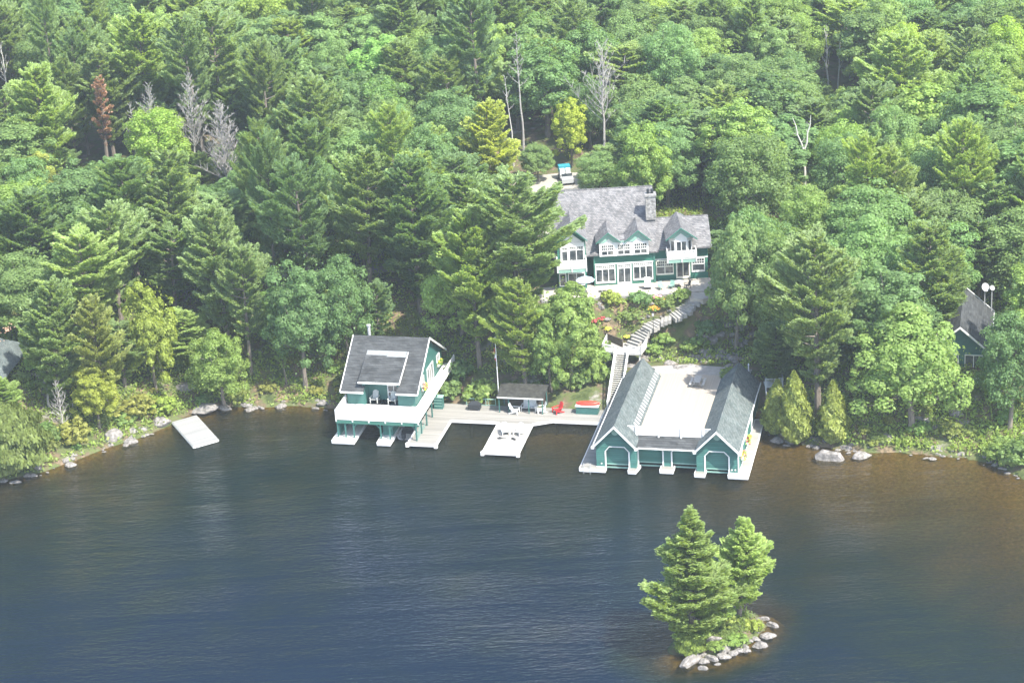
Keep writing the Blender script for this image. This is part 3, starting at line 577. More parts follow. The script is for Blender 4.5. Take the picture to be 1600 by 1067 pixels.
# covered barbecue
g = tag(empty('covered_grill', L(-16.2, 14.9, .6), -AZ), 'black covered barbecue standing on the dock near the leafy bush', 'barbecue')
b = MB(); b.add([(-.8, -.4, .15), (.8, -.4, .15), (.8, .4, .15), (-.8, .4, .15), (-.75, -.36, .75), (.75, -.36, .75), (.75, .36, .75), (-.75, .36, .75), (-.35, -.2, 1.1), (.35, -.2, 1.1), (.35, .2, 1.1), (-.35, .2, 1.1)],
   [(0, 1, 5, 4), (1, 2, 6, 5), (2, 3, 7, 6), (3, 0, 4, 7), (4, 5, 9, 8), (5, 6, 10, 9), (6, 7, 11, 10), (7, 4, 8, 11), (8, 9, 10, 11), (3, 2, 1, 0)]); b.build('cover', DARK, g)
for x in (-.6, .6): b = MB(); b.box(x-.04, x+.04, -.3, .3, 0, .16); b.build('leg', METAL, g)
# shelter
S = tag(empty('dock_shelter', L(-10.1, 15.5, .6), -AZ), 'low open shelter with a dark mossy roof on thin posts behind the dock chairs', 'shelter')
b = MB(); b.slab([(-3.0, -1.3, 2.15), (2.8, -1.3, 2.15), (2.9, 1.6, 2.75), (-3.1, 1.6, 2.75)], .12); b.build('roof', mat('mossy dark roofing', (.035, .035, .03), .95, .5, 2.5), S)
b = MB(); b.box(-3.0, 2.8, -1.38, -1.3, 1.98, 2.14); b.build('fascia', OLDWHITE, S)
for x in (-2.8, -1.6, .9, 2.6):
    for y in (-1.15, 1.4):
        if y > 0 and x in (-1.6, .9): continue
        b = MB(); b.box(x-.06, x+.06, y-.06, y+.06, 0, 2.02 if y < 0 else 2.55); b.build('post', GREENP, S)
b = MB(); b.box(-2.9, 2.7, 1.45, 1.55, 0, 2.4); b.build('back_wall', WOODD, S)
# flagpole
P = tag(empty('flagpole', L(-13.4, 16.3, .4), -AZ), 'thin white flagpole with a limp flag behind the dock', 'flagpole')
b = MB(); b.tube([(0, 0, 0), (0, 0, 9.2)], [.065, .04], 8); b.build('pole', WHITE, P)
b = MB(); b.tube([(0, 0, 9.2), (0, 0, 9.32)], .09, 8); b.build('finial', METAL, P)
b = MB(); rr = []
for i in range(9):
    z = 7.9-i*.22; rr.append([(-.08-.10*math.sin(i*.9), -.05, z), (-.20-.05*math.sin(i*1.3), .06, z-.05), (-.12, .12, z)])
for i in range(8):
    for j in range(2): b.add([rr[i][j], rr[i][j+1], rr[i+1][j+1], rr[i+1][j]], [(0, 1, 2, 3)])
f = b.mesh('flag', REDC, WHITE); f.polygons.foreach_set('material_index', [1 if 3 <= i//2 < 6 else 0 for i in range(16)]); link('flag', f, P)
# rope fence behind the dock
q = MB(); rail(q, (-17.5, 0, 0), (-13.8, 0, 0), .9, 1.2, .9, .07); o = q.build('dock_railing', LGREEN); o.data.transform(Matrix.Translation((15.5, 0, 0)))
tag(o, 'thin pale green railing behind the covered barbecue', 'railing'); o.location = L(-15.5, 16.1, .6); o.rotation_euler[2] = -AZ
# canoe on its green box
K = tag(empty('storage_box', L(-2.1, 15.3, .6), -AZ), 'long green storage box on the dock under the red canoe', 'storage box')
b = MB(); b.box(-1.35, 1.35, -.45, .75, 0, .95); b.build('body', GREENP, K); b = MB(); b.box(-1.45, 1.45, -.52, .85, .95, 1.05); b.build('lid', OLDWHITE, K)
def hull(n=14, ln=2.9, w_=.48, h_=.42):
    vs = []; fs = []; m_ = 9
    for i in range(n+1):
        t = -1+2*i/n; ww = w_*max(.02, (1-abs(t)**2.6)); hh = h_*(1-.35*abs(t)**3)
        for j in range(m_): a = math.pi*j/(m_-1); vs.append((t*ln/2, -math.cos(a)*ww, math.sin(a)**.8*hh))
    for i in range(n):
        for j in range(m_-1): k = i*m_+j; fs.append((k, k+1, k+m_+1, k+m_))
    return vs, fs
cn = tag(empty('canoe', L(-2.05, 15.5, 1.66), -AZ+R(4)), 'bright red canoe lying upside down on the green storage box', 'canoe')
b = MB(); vs, fs = hull(); b.add(vs, fs); o = b.build('hull', REDP, cn); o.data.polygons.foreach_set('use_smooth', [True]*len(o.data.polygons))
b = MB(); b.beam((-1.4, 0, .30), (1.4, 0, .30), .03); [b.beam(Vector((-1.42, s*.05, .02)), Vector((1.42, s*.05, .02)), .05) for s in (-1, 1)]; b.build('gunwale', WOODD, cn)
# ladder at the boathouse's left front
b = MB()
for s in (-.38, .38): b.beam((s, 0, -.5), (s, 0, 1.25), .05); b.beam((s, 0, 1.25), (s, .45, 1.1), .05); b.beam((s, .45, 1.1), (s, .45, .6), .05)
for z in (-.35, -.05, .25): b.beam((-.38, 0, z), (.38, 0, z), .05)
o = b.build('dock_ladder', METAL); tag(o, 'metal swim ladder at the left front corner of the twin-gabled boathouse', 'ladder'); o.location = L(.75, -.05, 0); o.rotation_euler[2] = -AZ
# bench on the roof deck
T_ = tag(empty('picnic_table', L(11.1, 18.0, 3.74), -AZ), 'weathered picnic table standing alone on the sunny roof deck', 'picnic table')
b = MB(); [b.box(-.42+i*.17, -.42+i*.17+.15, -1.1, 1.1, .72, .76) for i in range(5)]; b.build('tabletop', GREYW, T_)
for s in (-1, 1):
    b = MB(); b.box(s*.78-.14, s*.78+.14, -1.1, 1.1, .42, .46); b.build('bench_seat', GREYW, T_)
    b = MB(); b.beam((-.72, s*.8, 0), (-.2, s*.8, .72), .08); b.beam((.72, s*.8, 0), (.2, s*.8, .72), .08); b.box(-.85, .85, s*.8-.03, s*.8+.03, .35, .42); b.build('leg', GREYW, T_)
# swim float at the left shore
Fp = [at(x, y, .35) for x, y in ((269, 659.6), (302, 697.4), (341.2, 686.4), (307, 648.7))]
fc = sum(Fp, Vector())/4; fc.z = 0; ang = math.atan2((Fp[2]-Fp[1]).y, (Fp[2]-Fp[1]).x)
fo = tag(empty('swim_float', fc, ang), 'pale wooden swim float at the rocky shore left of both boathouses', 'float')
M4 = Matrix.Rotation(-ang, 3, 'Z'); FL = [M4 @ (p-fc) for p in Fp]
b = MB(); b.prism([(p.x, p.y) for p in FL], .30, .40, 'z'); b.build('deck', lapmat('float boards', (.27, .27, .26), .2, 'Y', .6, .16, streak=(.1, 1, 1)), fo)
b = MB()
for i in range(4): p, r_ = FL[i], FL[(i+1) % 4]; b.beam((p.x, p.y, .2), (r_.x, r_.y, .2), .12, .22)
b.build('frame', OLDWHITE, fo)
b = MB(); [b.tube([(FL[0].lerp(FL[3], t).x, FL[0].lerp(FL[3], t).y, .05), (FL[1].lerp(FL[2], t).x, FL[1].lerp(FL[2], t).y, .05)], .18, 8) for t in (.2, .8)]; b.build('pontoon', DARK, fo)
# runabout in the slip of the balconied boathouse
bt = tag(empty('motorboat', L(-22.95, 9.2, 0), -AZ), 'small silver motorboat with dark seats moored in the right slip under the balcony', 'motorboat')
def boat_hull():
    b = MB(); n = 12; sec = []
    for i in range(n+1):
        t = i/n; y = -2.6+5.0*t; ww = .92*(1-max(0, (t-.55)/.45)**2*.95); zt = .62+.25*t*t
        sec.append([(-ww, y, zt), (-ww*.86, y, .12), (-ww*.1, y, -.15+.35*t**3), (ww*.1, y, -.15+.35*t**3), (ww*.86, y, .12), (ww, y, zt), (ww-.09, y, zt), (ww*.8, y, .18), (-ww*.8, y, .18), (-ww+.09, y, zt)])
    m_ = len(sec[0]); vs = [p for s_ in sec for p in s_]; fs = [(i*m_+j, i*m_+(j+1) % m_, (i+1)*m_+(j+1) % m_, (i+1)*m_+j) for i in range(n) for j in range(m_)]
    fs += [tuple(range(m_)), tuple(n*m_+j for j in range(m_))[::-1]]; b.add(vs, fs); return b
boat_hull().build('hull', METAL, bt)
for y in (-1.2, .1): b = MB(); b.box(-.7, .7, y, y+.45, .22, .5); b.box(-.7, .7, y+.4, y+.5, .5, .8); b.build('seat', DARK, bt)
b = MB(); b.box(-.22, .22, -3.0, -2.6, .3, .95); b.box(-.08, .08, -2.95, -2.75, -.5, .3); b.build('outboard_motor', DARK, bt)
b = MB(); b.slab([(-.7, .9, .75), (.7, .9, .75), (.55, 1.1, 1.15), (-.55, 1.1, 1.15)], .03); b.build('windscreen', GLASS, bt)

# ================================================================== stairs from the dock, landing, stone steps
ST = tag(empty('wooden_stairs', L(.95, 16.4, .6), -AZ), 'long straight flight of wooden stairs with white rails climbing from the dock to the landing', 'stairs')
so_ = (.95, 16.4, .6)
n = 26; b = MB(); x0, x1, ya, yb, za, zb = .25, 1.65, 16.4, 23.1, .6, 5.2
for i in range(n):
    y = ya+(yb-ya)*i/n; z = za+(zb-za)*(i+1)/n; b.box(x0, x1, y, y+.24, z-.05, z)
b.build('tread', GREYW, ST, so_)
b = MB(); b.beam((x0-.05, ya, za), (x0-.05, yb, zb), .08, .28); b.beam((x1+.05, ya, za), (x1+.05, yb, zb), .08, .28); b.build('stringer', OLDWHITE, ST, so_)
for x in (x0-.1, x1+.1):
    b = MB()
    b.beam((x, ya, za+1.0), (x, yb, zb+1.0), .14, .10); b.beam((x, ya, za+.2), (x, yb, zb+.2), .06, .08)
    for i in range(8): t = i/7; p = Vector((x, ya+(yb-ya)*t, za+(zb-za)*t)); b.beam(p, p+Vector((0, 0, 1.1)), .12)
    for i in range(48): t = (i+.5)/48; p = Vector((x, ya+(yb-ya)*t, za+(zb-za)*t)); b.beam(p+Vector((0, 0, .2)), p+Vector((0, 0, 1)), .05)
    b.build('handrail', WHITE, ST, so_)
LD = tag(empty('stair_landing', L(1, 24.5, 5.2), -AZ), 'wooden landing with white railings between the stairs and the garden steps', 'landing'); lo_ = (1, 24.5, 5.2)
b = MB(); b.prism([(-1.6, 23.6), (.1, 23.1), (3.3, 23.1), (3.6, 25.4), (2.0, 26.6), (-1.7, 26.7)], 5.06, 5.2, 'z'); b.build('floor', GREYW, LD, lo_)
b = MB(); rail(b, (-1.6, 26.6, 5.2), (-1.6, 23.6, 5.2), 1, 1.6, .14, .13); rail(b, (-1.6, 23.6, 5.2), (.15, 23.1, 5.2), 1, 1.7, .14, .13); b.build('railing', WHITE, LD, lo_); b = MB(); rail(b, (1.8, 23.1, 5.2), (3.3, 23.1, 5.2), 1, 1.6, .14, .13); rail(b, (3.3, 23.1, 5.2), (3.6, 25.4, 5.2), 1, 1.6, .14, .13)
b.build('railing', WHITE, LD, lo_)
for x, y in ((-1.4, 23.8), (3.1, 23.3), (.1, 23.3)): b = MB(); b.box(x-.08, x+.08, y-.08, y+.08, -2.2+4.0, 5.06); b.build('post', OLDWHITE, LD, lo_)
# retaining planks beside the upper walk
b = MB(); p0, p1 = at(938, 517, 6.4), at(973, 535, 5.9); d = (p1-p0); d.z = 0
b.beam((0, 0, -.45), (d.x, d.y, -.6), .14, 1.0); o = b.build('retaining_timber', WOODD); o.location = p0; tag(o, 'dark timber retaining wall running down to the landing from the garden', 'retaining wall')
b = MB(); q0, q1 = at(938, 523, 5.6), at(972, 543, 5.25); d = q1-q0; s_ = Vector((-d.y, d.x, 0)).normalized()*.55
b.slab([-s_+Vector((0, 0, .02)), d-s_, d+s_, s_+Vector((0, 0, .02))], .2); o = b.build('garden_walk', CONC); o.location = q0; tag(o, kind='structure')
# curving stone steps
path = [at(983, 541, 5.35), at(1000, 525, 6.1), at(1012, 511, 7.0), at(1030, 500, 7.5), at(1052, 494, 8.0), at(1068, 484, 8.6), at(1080, 472, 9.2), at(1086, 462, 9.7)]
def pathpt(t):
    t = t*(len(path)-1); i = min(int(t), len(path)-2); return path[i].lerp(path[i+1], t-i), (path[i+1]-path[i])
SS = tag(empty('stone_steps', path[0]), 'curving pale stone steps climbing through the garden from the landing to the terrace', 'steps')
rs = random.Random(4)
for i in range(27):
    p, d = pathpt((i+.5)/27); d.z = 0; d.normalize(); s_ = Vector((-d.y, d.x, 0))*(1.05+rs.uniform(-.3, .3)); k = d*rs.uniform(.17, .27)
    b = MB(); b.slab([p-s_-k, p+s_-k, p+s_+k, p-s_+k], .5); b.build('step', CONC, SS, path[0])

# ================================================================== the cottage
HX, HY, HZ = 15.0, 17.0, 9.7
C = tag(empty('house', (HX, HY, HZ)), 'large green and white cottage on the hill with shake roofs and a stone chimney', 'house')
ho = (HX, HY, HZ)
CED = lapmat('green clapboard', (.035, .145, .105), .28, 'Z', .55, .12, bumpd=.03, gapw=.14)
q = MB(); q.box(11.0, 18.75, 17.0, 32.5, HZ-1.2, 14.35); q.box(18.75, 25.6, 17.7, 28, HZ-1.2, 14.4); q.box(10.0, 11.0, 20, 31, HZ-1.2, 14.3); q.box(6.4, 10.0, 16.4, 31, HZ-1.2, 15.0); q.prism([(6.4, 15.0), (10.0, 15.0), (10.0, 16.7), (8.25, 17.9), (6.4, 16.7)], 16.4, 24)
q.prism([(17.2, 14.35), (25, 20.0), (32.5, 14.35)], 6.6, 18.72, 'x')
q.prism([(18.2, 14.4), (21.5, 16.55), (27.2, 14.4)], 25.4, 25.6, 'x')
q.build('wall', CED, C, ho)
# main roof, lower right roof, rear slope
q = MB(); q.slab([(5.9, 16.6, 14.25), (19.15, 16.6, 14.25), (19.3, 25, 20.15), (6.0, 25, 20.15)], .22); q.slab([(6.0, 25, 20.15), (19.3, 25, 20.15), (19.2, 33.3, 14.25), (5.9, 33.3, 14.25)], .22)
q.build('main_roof', ROOFC, C, ho)
q = MB(); q.slab([(18.75, 17.0, 14.3), (26.1, 17.0, 14.3), (26.1, 21.5, 16.95), (18.75, 21.5, 16.95)], .2); q.slab([(18.75, 21.5, 16.95), (26.1, 21.5, 16.95), (26.1, 28.2, 14.3), (18.75, 28.2, 14.3)], .2); q.build('side_roof', ROOFC, C, ho)
q = MB(); q.box(19.2, 19.3, 16.6, 16.9, 14.0, 14.2); q.box(5.9, 19.3, 24.93, 25.07, 20.12, 20.22); q.box(19.32, 26.1, 21.45, 21.55, 16.92, 17.02); q.build('ridge_cap', ROOFC, C, ho)
# porch skirt roof between dormer and right wing
# dormers of the middle part: white face, green gable boards, little gabled roofs
q = MB(); q.prism([(11.75, 13.95), (18.0, 13.95), (18.0, 15.95), (16.7, 17.05), (15.2, 15.95), (14.2, 15.95), (12.9, 17.0), (11.75, 15.95)], 16.45, 20.5); q.build('dormer_wall', WHITE, C, ho)
q = MB(); q.prism([(11.55, 15.85), (12.9, 17.12), (14.45, 15.98), (15.0, 15.98), (16.7, 17.2), (18.2, 15.85), (17.2, 15.85), (16.7, 16.35), (16.15, 15.85), (13.5, 15.85), (12.95, 16.35), (12.4, 15.85)], 16.32, 16.44); q.build('gable_board', LGREEN, C, ho)
def droof(xr, x0, x1, ze, zr, y0, y1):
    q = MB(); gable_roof(q, x0, xr, x1, ze, zr, y0, y1, .14); q.build('dormer_roof', ROOFC, C, ho)
    e = MB(); e.slab([(x0, y0-.1, ze+.02), (xr, y0-.1, zr+.02), (xr, y0-.003, zr+.02), (x0, y0-.003, ze+.02)], .17); e.slab([(x1, y0-.1, ze+.02), (xr, y0-.1, zr+.02), (xr, y0-.003, zr+.02), (x1, y0-.003, ze+.02)], .17); e.build('rake_board', MGREEN, C, ho)
droof(12.9, 11.3, 14.5, 15.95, 17.3, 16.05, 21.2); droof(16.7, 14.9, 18.35, 15.95, 17.4, 16.05, 21.4)
q = MB(); q.slab([(14.4, 16.4, 15.98), (15.0, 16.4, 15.98), (15.0, 19.0, 16.2), (14.4, 19.0, 16.2)], .14); q.build('valley_roof', ROOFC, C, ho)
droof(8.3, 6.2, 10.25, 16.6, 18.35, 15.6, 24.5); droof(22.1, 20.15, 24.15, 15.95, 17.5, 15.7, 22.0)
# right bay with balcony
q = MB(); q.prism([(20.8, 17.7), (20.8, 17.0), (21.4, 16.4), (22.9, 16.4), (23.5, 17.0), (23.5, 17.7)], 13.2, 15.95, 'z'); q.box(20.7, 23.6, 17.6, 20, 13.6, 15.95); q.prism([(20.5, 15.9), (22.1, 17.25), (23.8, 15.9)], 16.3, 18.5); q.build('bay_wall', WHITE, C, ho)
q = MB(); q.prism([(21.1, 16.35), (22.1, 17.2), (23.1, 16.35), (23.6, 15.95), (22.9, 15.95), (22.1, 16.6), (21.3, 15.95), (20.6, 15.95)], 16.18, 16.29); q.build('gable_board', LGREEN, C, ho)
window(C, F(16.4), 21.45, 22.85, 13.4, 15.5, 2, .0, ho)
def angled(p0, p1, z0, z1, nm='window'):
    p0 = Vector((*p0, 0)); p1 = Vector((*p1, 0)); d = (p1-p0); ln = d.length; d.normalize(); nrm = Vector((-d.y, d.x, 0))
    window(C, lambda a, o, z: (p0.x+d.x*a+nrm.x*o, p0.y+d.y*a+nrm.y*o, z), .05, ln-.05, z0, z1, 1, 0, ho, nm, fw=.1)
angled((20.8, 17.0), (21.4, 16.4), 13.4, 15.5); angled((22.9, 16.4), (23.5, 17.0), 13.4, 15.5)
def balcony(x0, x1, y0, y1, z):
    q = MB(); q.box(x0, x1, y0, y1, z-.16, z); q.build('balcony_floor', OLDWHITE, C, ho)
    q = MB(); q.box(x0+.05, x1-.05, y0+.05, y0+.2, z-.62, z-.17); q.build('balcony_apron', LGREEN, C, ho)
    q = MB(); rail(q, (x0, y0, z), (x1, y0, z), .98, 1.9, .13, .15, drop_=.55, bw=.075); rail(q, (x0, y0, z), (x0, y1, z), .98, 1.9, .13, .13, bw=.07); rail(q, (x1, y0, z), (x1, y1, z), .98, 1.9, .13, .13, bw=.07); q.build('balcony_railing', WHITE, C, ho)
q = MB(); q.box(6.75, 9.85, 16.3, 16.398, 13.2, 16.15); q.build('bay_wall', WHITE, C, ho)
balcony(20.3, 23.95, 15.6, 17.6, 13.45); balcony(6.3, 9.95, 14.9, 16.4, 13.25)
# windows and doors of the ground floor
window(C, F(17.0), 11.15, 13.7, 10.15, 12.65, 3, .45, ho, bot=.12); window(C, F(17.0), 15.95, 18.5, 10.3, 12.75, 3, .45, ho, bot=.12)
window(C, F(17.0), 13.92, 15.76, 9.9, 12.7, 2, .45, ho, name='french_door', fw=.16, bot=.1)
window(C, F(17.7), 18.95, 21.2, 10.55, 12.55, 2, .75, ho, bot=.1, frame=CREAM); window(C, F(17.7), 21.5, 23.3, 9.95, 12.55, 2, 0, ho, name='french_door', fw=.16, bot=.1, frame=CREAM); window(C, F(17.7), 23.5, 25.2, 10.7, 12.6, 1, .7, ho, bot=.1)
for x0, x1 in ((11.95, 13.6), (14.0, 15.7), (16.1, 17.85)): window(C, F(16.45), x0, x1, 14.05, 15.6, 2, .75, ho)
window(C, F(16.29), 6.9, 7.75, 13.35, 15.6, 1, .4, ho, name='window'); window(C, F(16.29), 7.85, 9.75, 13.3, 15.7, 2, .4, ho, name='french_door'); window(C, F(16.4), 7.6, 9.8, 10.3, 12.6, 2, .5, ho); window(C, F(16.4), 6.5, 7.4, 10.3, 12.6, 1, .5, ho)
q = MB(); q.box(11.0, 18.75, 16.93, 17.0, 12.72, 12.84); q.build('trim_band', WHITE, C, ho); q = MB(); q.box(18.8, 25.6, 17.62, 17.7, 12.64, 12.76); q.build('trim_band', WHITE, C, ho); q = MB(); q.box(6.4, 10, 16.33, 16.4, 12.7, 12.82); q.build('trim_band', WHITE, C, ho); q = MB(); q.prism([(6.9, 16.2), (8.25, 17.35), (9.6, 16.2)], 16.3, 16.395); q.build('gable_panel', WHITE, C, ho)
q = MB(); q.box(18.6, 18.82, 16.9, 17.05, 9.7, 14.2); q.box(10.96, 11.1, 16.9, 17.05, 9.7, 14.2); q.build('corner_board', MGREEN, C, ho)
q = MB(); q.prism([(18.05, 17.2), (18.05, 20.3), (19.35, 20.3), (19.35, 17.2)], 20.2, 21.3); q.box(17.95, 19.45, 20.1, 21.4, 20.3, 20.6); q.build('chimney', STONE, C, ho)
ch = C.children[-1]
for x in (18.45, 18.95): q = MB(); q.tube([(x, 20.75, 20.6), (x, 20.75, 21.15)], .2, 10); q.build('chimney_pot', DARK, ch, ho)
# terrace
q = MB(); q.box(3.5, 26.5, 13.0, 17.5, 9.2, 9.86); tag(q.build('terrace', FLAG), kind='structure')
q = MB(); q.box(4.0, 22.4, 12.5, 12.98, 8.2, 9.9); o = q.build('retaining_wall', STONE); tag(o, 'low fieldstone retaining wall along the front of the terrace', 'wall')
q = MB(); q.prism([(22.2, 13.0), (26.2, 13.0), (25.6, 11.4), (24.2, 10.6), (22.6, 11.2)], 9.0, 9.7, 'z'); tag(q.build('path', FLAG), kind='structure')
q = MB(); q.box(4.5, 15, -1.9+22, 0, 0, 0)
b = MB(); b.prism([(3.3, 20.95), (17, 20.95), (17, 23.4), (9, 24.2), (3.6, 22.9)], 3.4, 3.66, 'z'); b.v = [tuple(L(x, y, z)) for x, y, z in b.v]; tag(b.build('path', CONC), kind='structure')
# patio umbrella
U_ = tag(empty('patio_umbrella', (9.7, 14.3, 9.86)), 'pale blue patio umbrella open on the terrace at the left end of the cottage', 'umbrella')
b = MB(); b.tube([(0, 0, 0), (0, 0, 2.4)], .03, 6); b.build('pole', METAL, U_)
b = MB(); n = 8; vs = [(0, 0, 2.5)]+[(1.2*math.cos(2*math.pi*i/n), 1.2*math.sin(2*math.pi*i/n), 1.95) for i in range(n)]+[(1.17*math.cos(2*math.pi*(i+.5)/n), 1.17*math.sin(2*math.pi*(i+.5)/n)*.98, 1.9) for i in range(n)]
b.add(vs, [(0, 1+i, 1+n+i) for i in range(n)]+[(0, 1+n+i, 1+(i+1) % n) for i in range(n)]); b.build('canopy', BLUEC, U_)
b = MB(); b.tube([(0, 0, 0), (0, 0, .12)], .28, 10); b.build('base', DARK, U_)
# terrace furniture
t_ = tag(empty('terrace_table', (11.0+1.2, 14.6, 9.86)), 'small white terrace table near the umbrella', 'table')
b = MB(); b.box(-.5, .5, -.4, .4, .7, .75); b.build('tabletop', WHITE, t_)
for x in (-.42, .42):
    for y in (-.32, .32): b = MB(); b.beam((x, y, 0), (x, y, .7), .05); b.build('leg', WHITE, t_)
g = tag(empty('covered_heater', (17.6, 14.9, 9.86)), 'tall white covered grill standing on the terrace before the right picture window', 'grill')
b = MB(); b.add([(-.42, -.32, .35), (.42, -.32, .35), (.42, .32, .35), (-.42, .32, .35), (-.38, -.28, 1.5), (.38, -.28, 1.5), (.38, .28, 1.5), (-.38, .28, 1.5)], [(0, 1, 5, 4), (1, 2, 6, 5), (2, 3, 7, 6), (3, 0, 4, 7), (4, 5, 6, 7), (3, 2, 1, 0)]); b.build('cover', WHITE, g)
b = MB(); b.box(-.4, .4, -.3, .3, .05, .35); b.build('cart', DARK, g)
def loungechair(p, rz, mt, label, group):
    r_ = tag(empty('garden_chair', p, rz), label, 'chair', group)
    b = MB(); b.box(-.28, .28, -.28, .28, .38, .43); b.build('seat', mt, r_)
    b = MB(); b.slab([(-.28, .27, .45), (.28, .27, .45), (.28, .42, .98), (-.28, .42, .98)], .04); b.build('backrest', mt, r_)
    for s in (-1, 1): b = MB(); b.beam((s*.29, -.27, 0), (s*.29, -.27, .62), .04); b.beam((s*.29, .3, 0), (s*.29, .3, .62), .04); b.beam((s*.29, -.3, .62), (s*.29, .34, .62), .05); b.build('leg', mt, r_)
    return r_
loungechair((19.3, 14.3, 9.87), .4, LGREEN, 'pale green garden chair on the terrace, left one of the pair near the table', 'green terrace chairs'); loungechair((20.6, 14.5, 9.87), -.5, LGREEN, 'pale green garden chair on the terrace, right one of the pair', 'green terrace chairs')
t_ = tag(empty('round_table', (21.6, 14.9, 9.86)), 'round glass topped table at the right end of the terrace', 'table')
b = MB(); b.tube([(0, 0, .70), (0, 0, .74)], .62, 18); b.build('tabletop', METAL, t_); b = MB(); b.tube([(0, 0, 0), (0, 0, .7)], .05, 8); b.build('leg', DARK, t_); b = MB(); b.tube([(0, 0, 0), (0, 0, .06)], .3, 10); b.build('base', DARK, t_)
loungechair((22.6, 14.3, 9.87), -1.2, DARK, 'dark garden chair beside the round table on the terrace', None)
# drive behind the cottage with the small vehicle; far path strips seen between trunks
q = MB(); q.prism([(1, 36), (11.5, 36), (13.5, 48), (13.5, 64), (4, 66), (1, 50)], 9.9, 10.24, 'z'); tag(q.build('driveway', GRAVEL), kind='structure')
q = MB(); q.prism([(-50, 28.5), (4.5, 28.5), (4.5, 33), (-50, 31)], 8.6, 9.06, 'z'); tag(q.build('road', GRAVEL), kind='structure')
jp = drop(880, 293); J = tag(empty('utility_vehicle', (9.2, 58.2, 10.26), R(6)), 'small grey open vehicle with two white seats and teal canopy on the drive', 'vehicle')
def body():
    b = MB(); b.prism([(-2.0, .35), (-2.0, .95), (-1.0, 1.05), (-.9, .7), (1.1, .7), (1.2, 1.1), (2.0, 1.1), (2.0, .35)], -.85, .85, 'x'); return b
body().build('body', METAL, J)
for x in (-.42, .42): b = MB(); b.box(x-.34, x+.34, -.1, .7, .7, 1.05); b.box(x-.33, x+.33, .6, .85, 1.05, 1.75); b.build('seat', WHITE, J)
b = MB(); b.box(-.85, .85, 1.0, 2.1, 1.15, 2.0); b.build('canopy', mat('teal canvas', (.03, .22, .27), .6), J)
b = MB(); b.box(-.8, .8, -.98, -.92, 1.05, 1.5); b.build('windscreen', GLASS, J)
for x in (-.85, .85):
    for y in (-1.35, 1.35):
        b = MB(); b.tube([(x-.12, y, .36), (x+.12, y, .36)], .36, 14); wv = b.build('wheel', DARK, J); b = MB(); b.tube([(x-.13, y, .36), (x+.13, y, .36)], .17, 10); b.build('rim', METAL, wv)
# gazebo roof tip behind the right wing
G = tag(empty('gazebo', (23.2, 30.5, 9.9)), 'small gazebo whose pointed grey roof shows behind the right wing of the cottage', 'gazebo')
b = MB(); n = 8; b.add([(0, 0, 4.4)]+[(2*math.cos(2*math.pi*i/n), 2*math.sin(2*math.pi*i/n), 3.2) for i in range(n)], [(0, 1+i, 1+(i+1) % n) for i in range(n)]+[tuple(range(n, 0, -1))]); b.build('roof', ROOFB, G)
for i in range(n): b = MB(); a = 2*math.pi*i/n; b.box(1.75*math.cos(a)-.06, 1.75*math.cos(a)+.06, 1.75*math.sin(a)-.06, 1.75*math.sin(a)+.06, 0, 3.2); b.build('post', WHITE, G)
# small white picket stand right of the twin-gabled boathouse
gp = at(1197, 604, 3.6); q = MB(); rail(q, (0, 0, 0), (2.0, 0, 0), 1.0, 2.0, .16, .12); rail(q, (2.0, 0, 0), (2.1, 1.5, 0), 1.0, 1.6, .16, .1); q.box(-.1, 2.1, -.1, 1.6, -.12, -.0); o = q.build('side_landing', OLDWHITE)
o.location = gp; tag(o, 'little landing with white picket rails at the right rear of the twin-gabled boathouse', 'landing')
q = MB(); q.beam((0, 0, 1), (-.4, -6.5, -1.6), .07); q.beam((0, 0, .1), (-.4, -6.5, -2.6), .07, .2); [q.beam((-.1*i, -1.6*i, .1-.66*i), (-.1*i, -1.6*i, 1-.65*i), .07) for i in range(5)]
o = q.build('side_stair_rail', OLDWHITE); o.location = gp+Vector((-.1, 0, 0)); tag(o, 'white stair rail dropping along the right side of the twin-gabled boathouse', 'stair rail')
q = MB(); q.beam((0, 0, 0), (0, 0, 1.7), .14); q.add([(-.11, -.11, 1.7), (.11, -.11, 1.7), (.11, .11, 1.7), (-.11, .11, 1.7), (0, 0, 2.0)], [(0, 1, 4), (1, 2, 4), (2, 3, 4), (3, 0, 4)]); o = q.build('gate_post', WHITE); o.location = L(16.9, 20.9, 3.6); tag(o, 'single white post behind the ridge of the right gable of the boathouse', 'post')
# garden lamp
gl_ = at(1021, 517, 7.0); G2 = tag(empty('garden_lamp', gl_), 'thin garden lamp post among the flowers beside the stone steps', 'lamp')
b = MB(); b.tube([(0, 0, -.5), (0, 0, 2.0)], .04, 6); b.build('post', DARK, G2); b = MB(); b.box(-.12, .12, -.12, .12, 2.0, 2.3); b.build('lantern', METAL, G2)

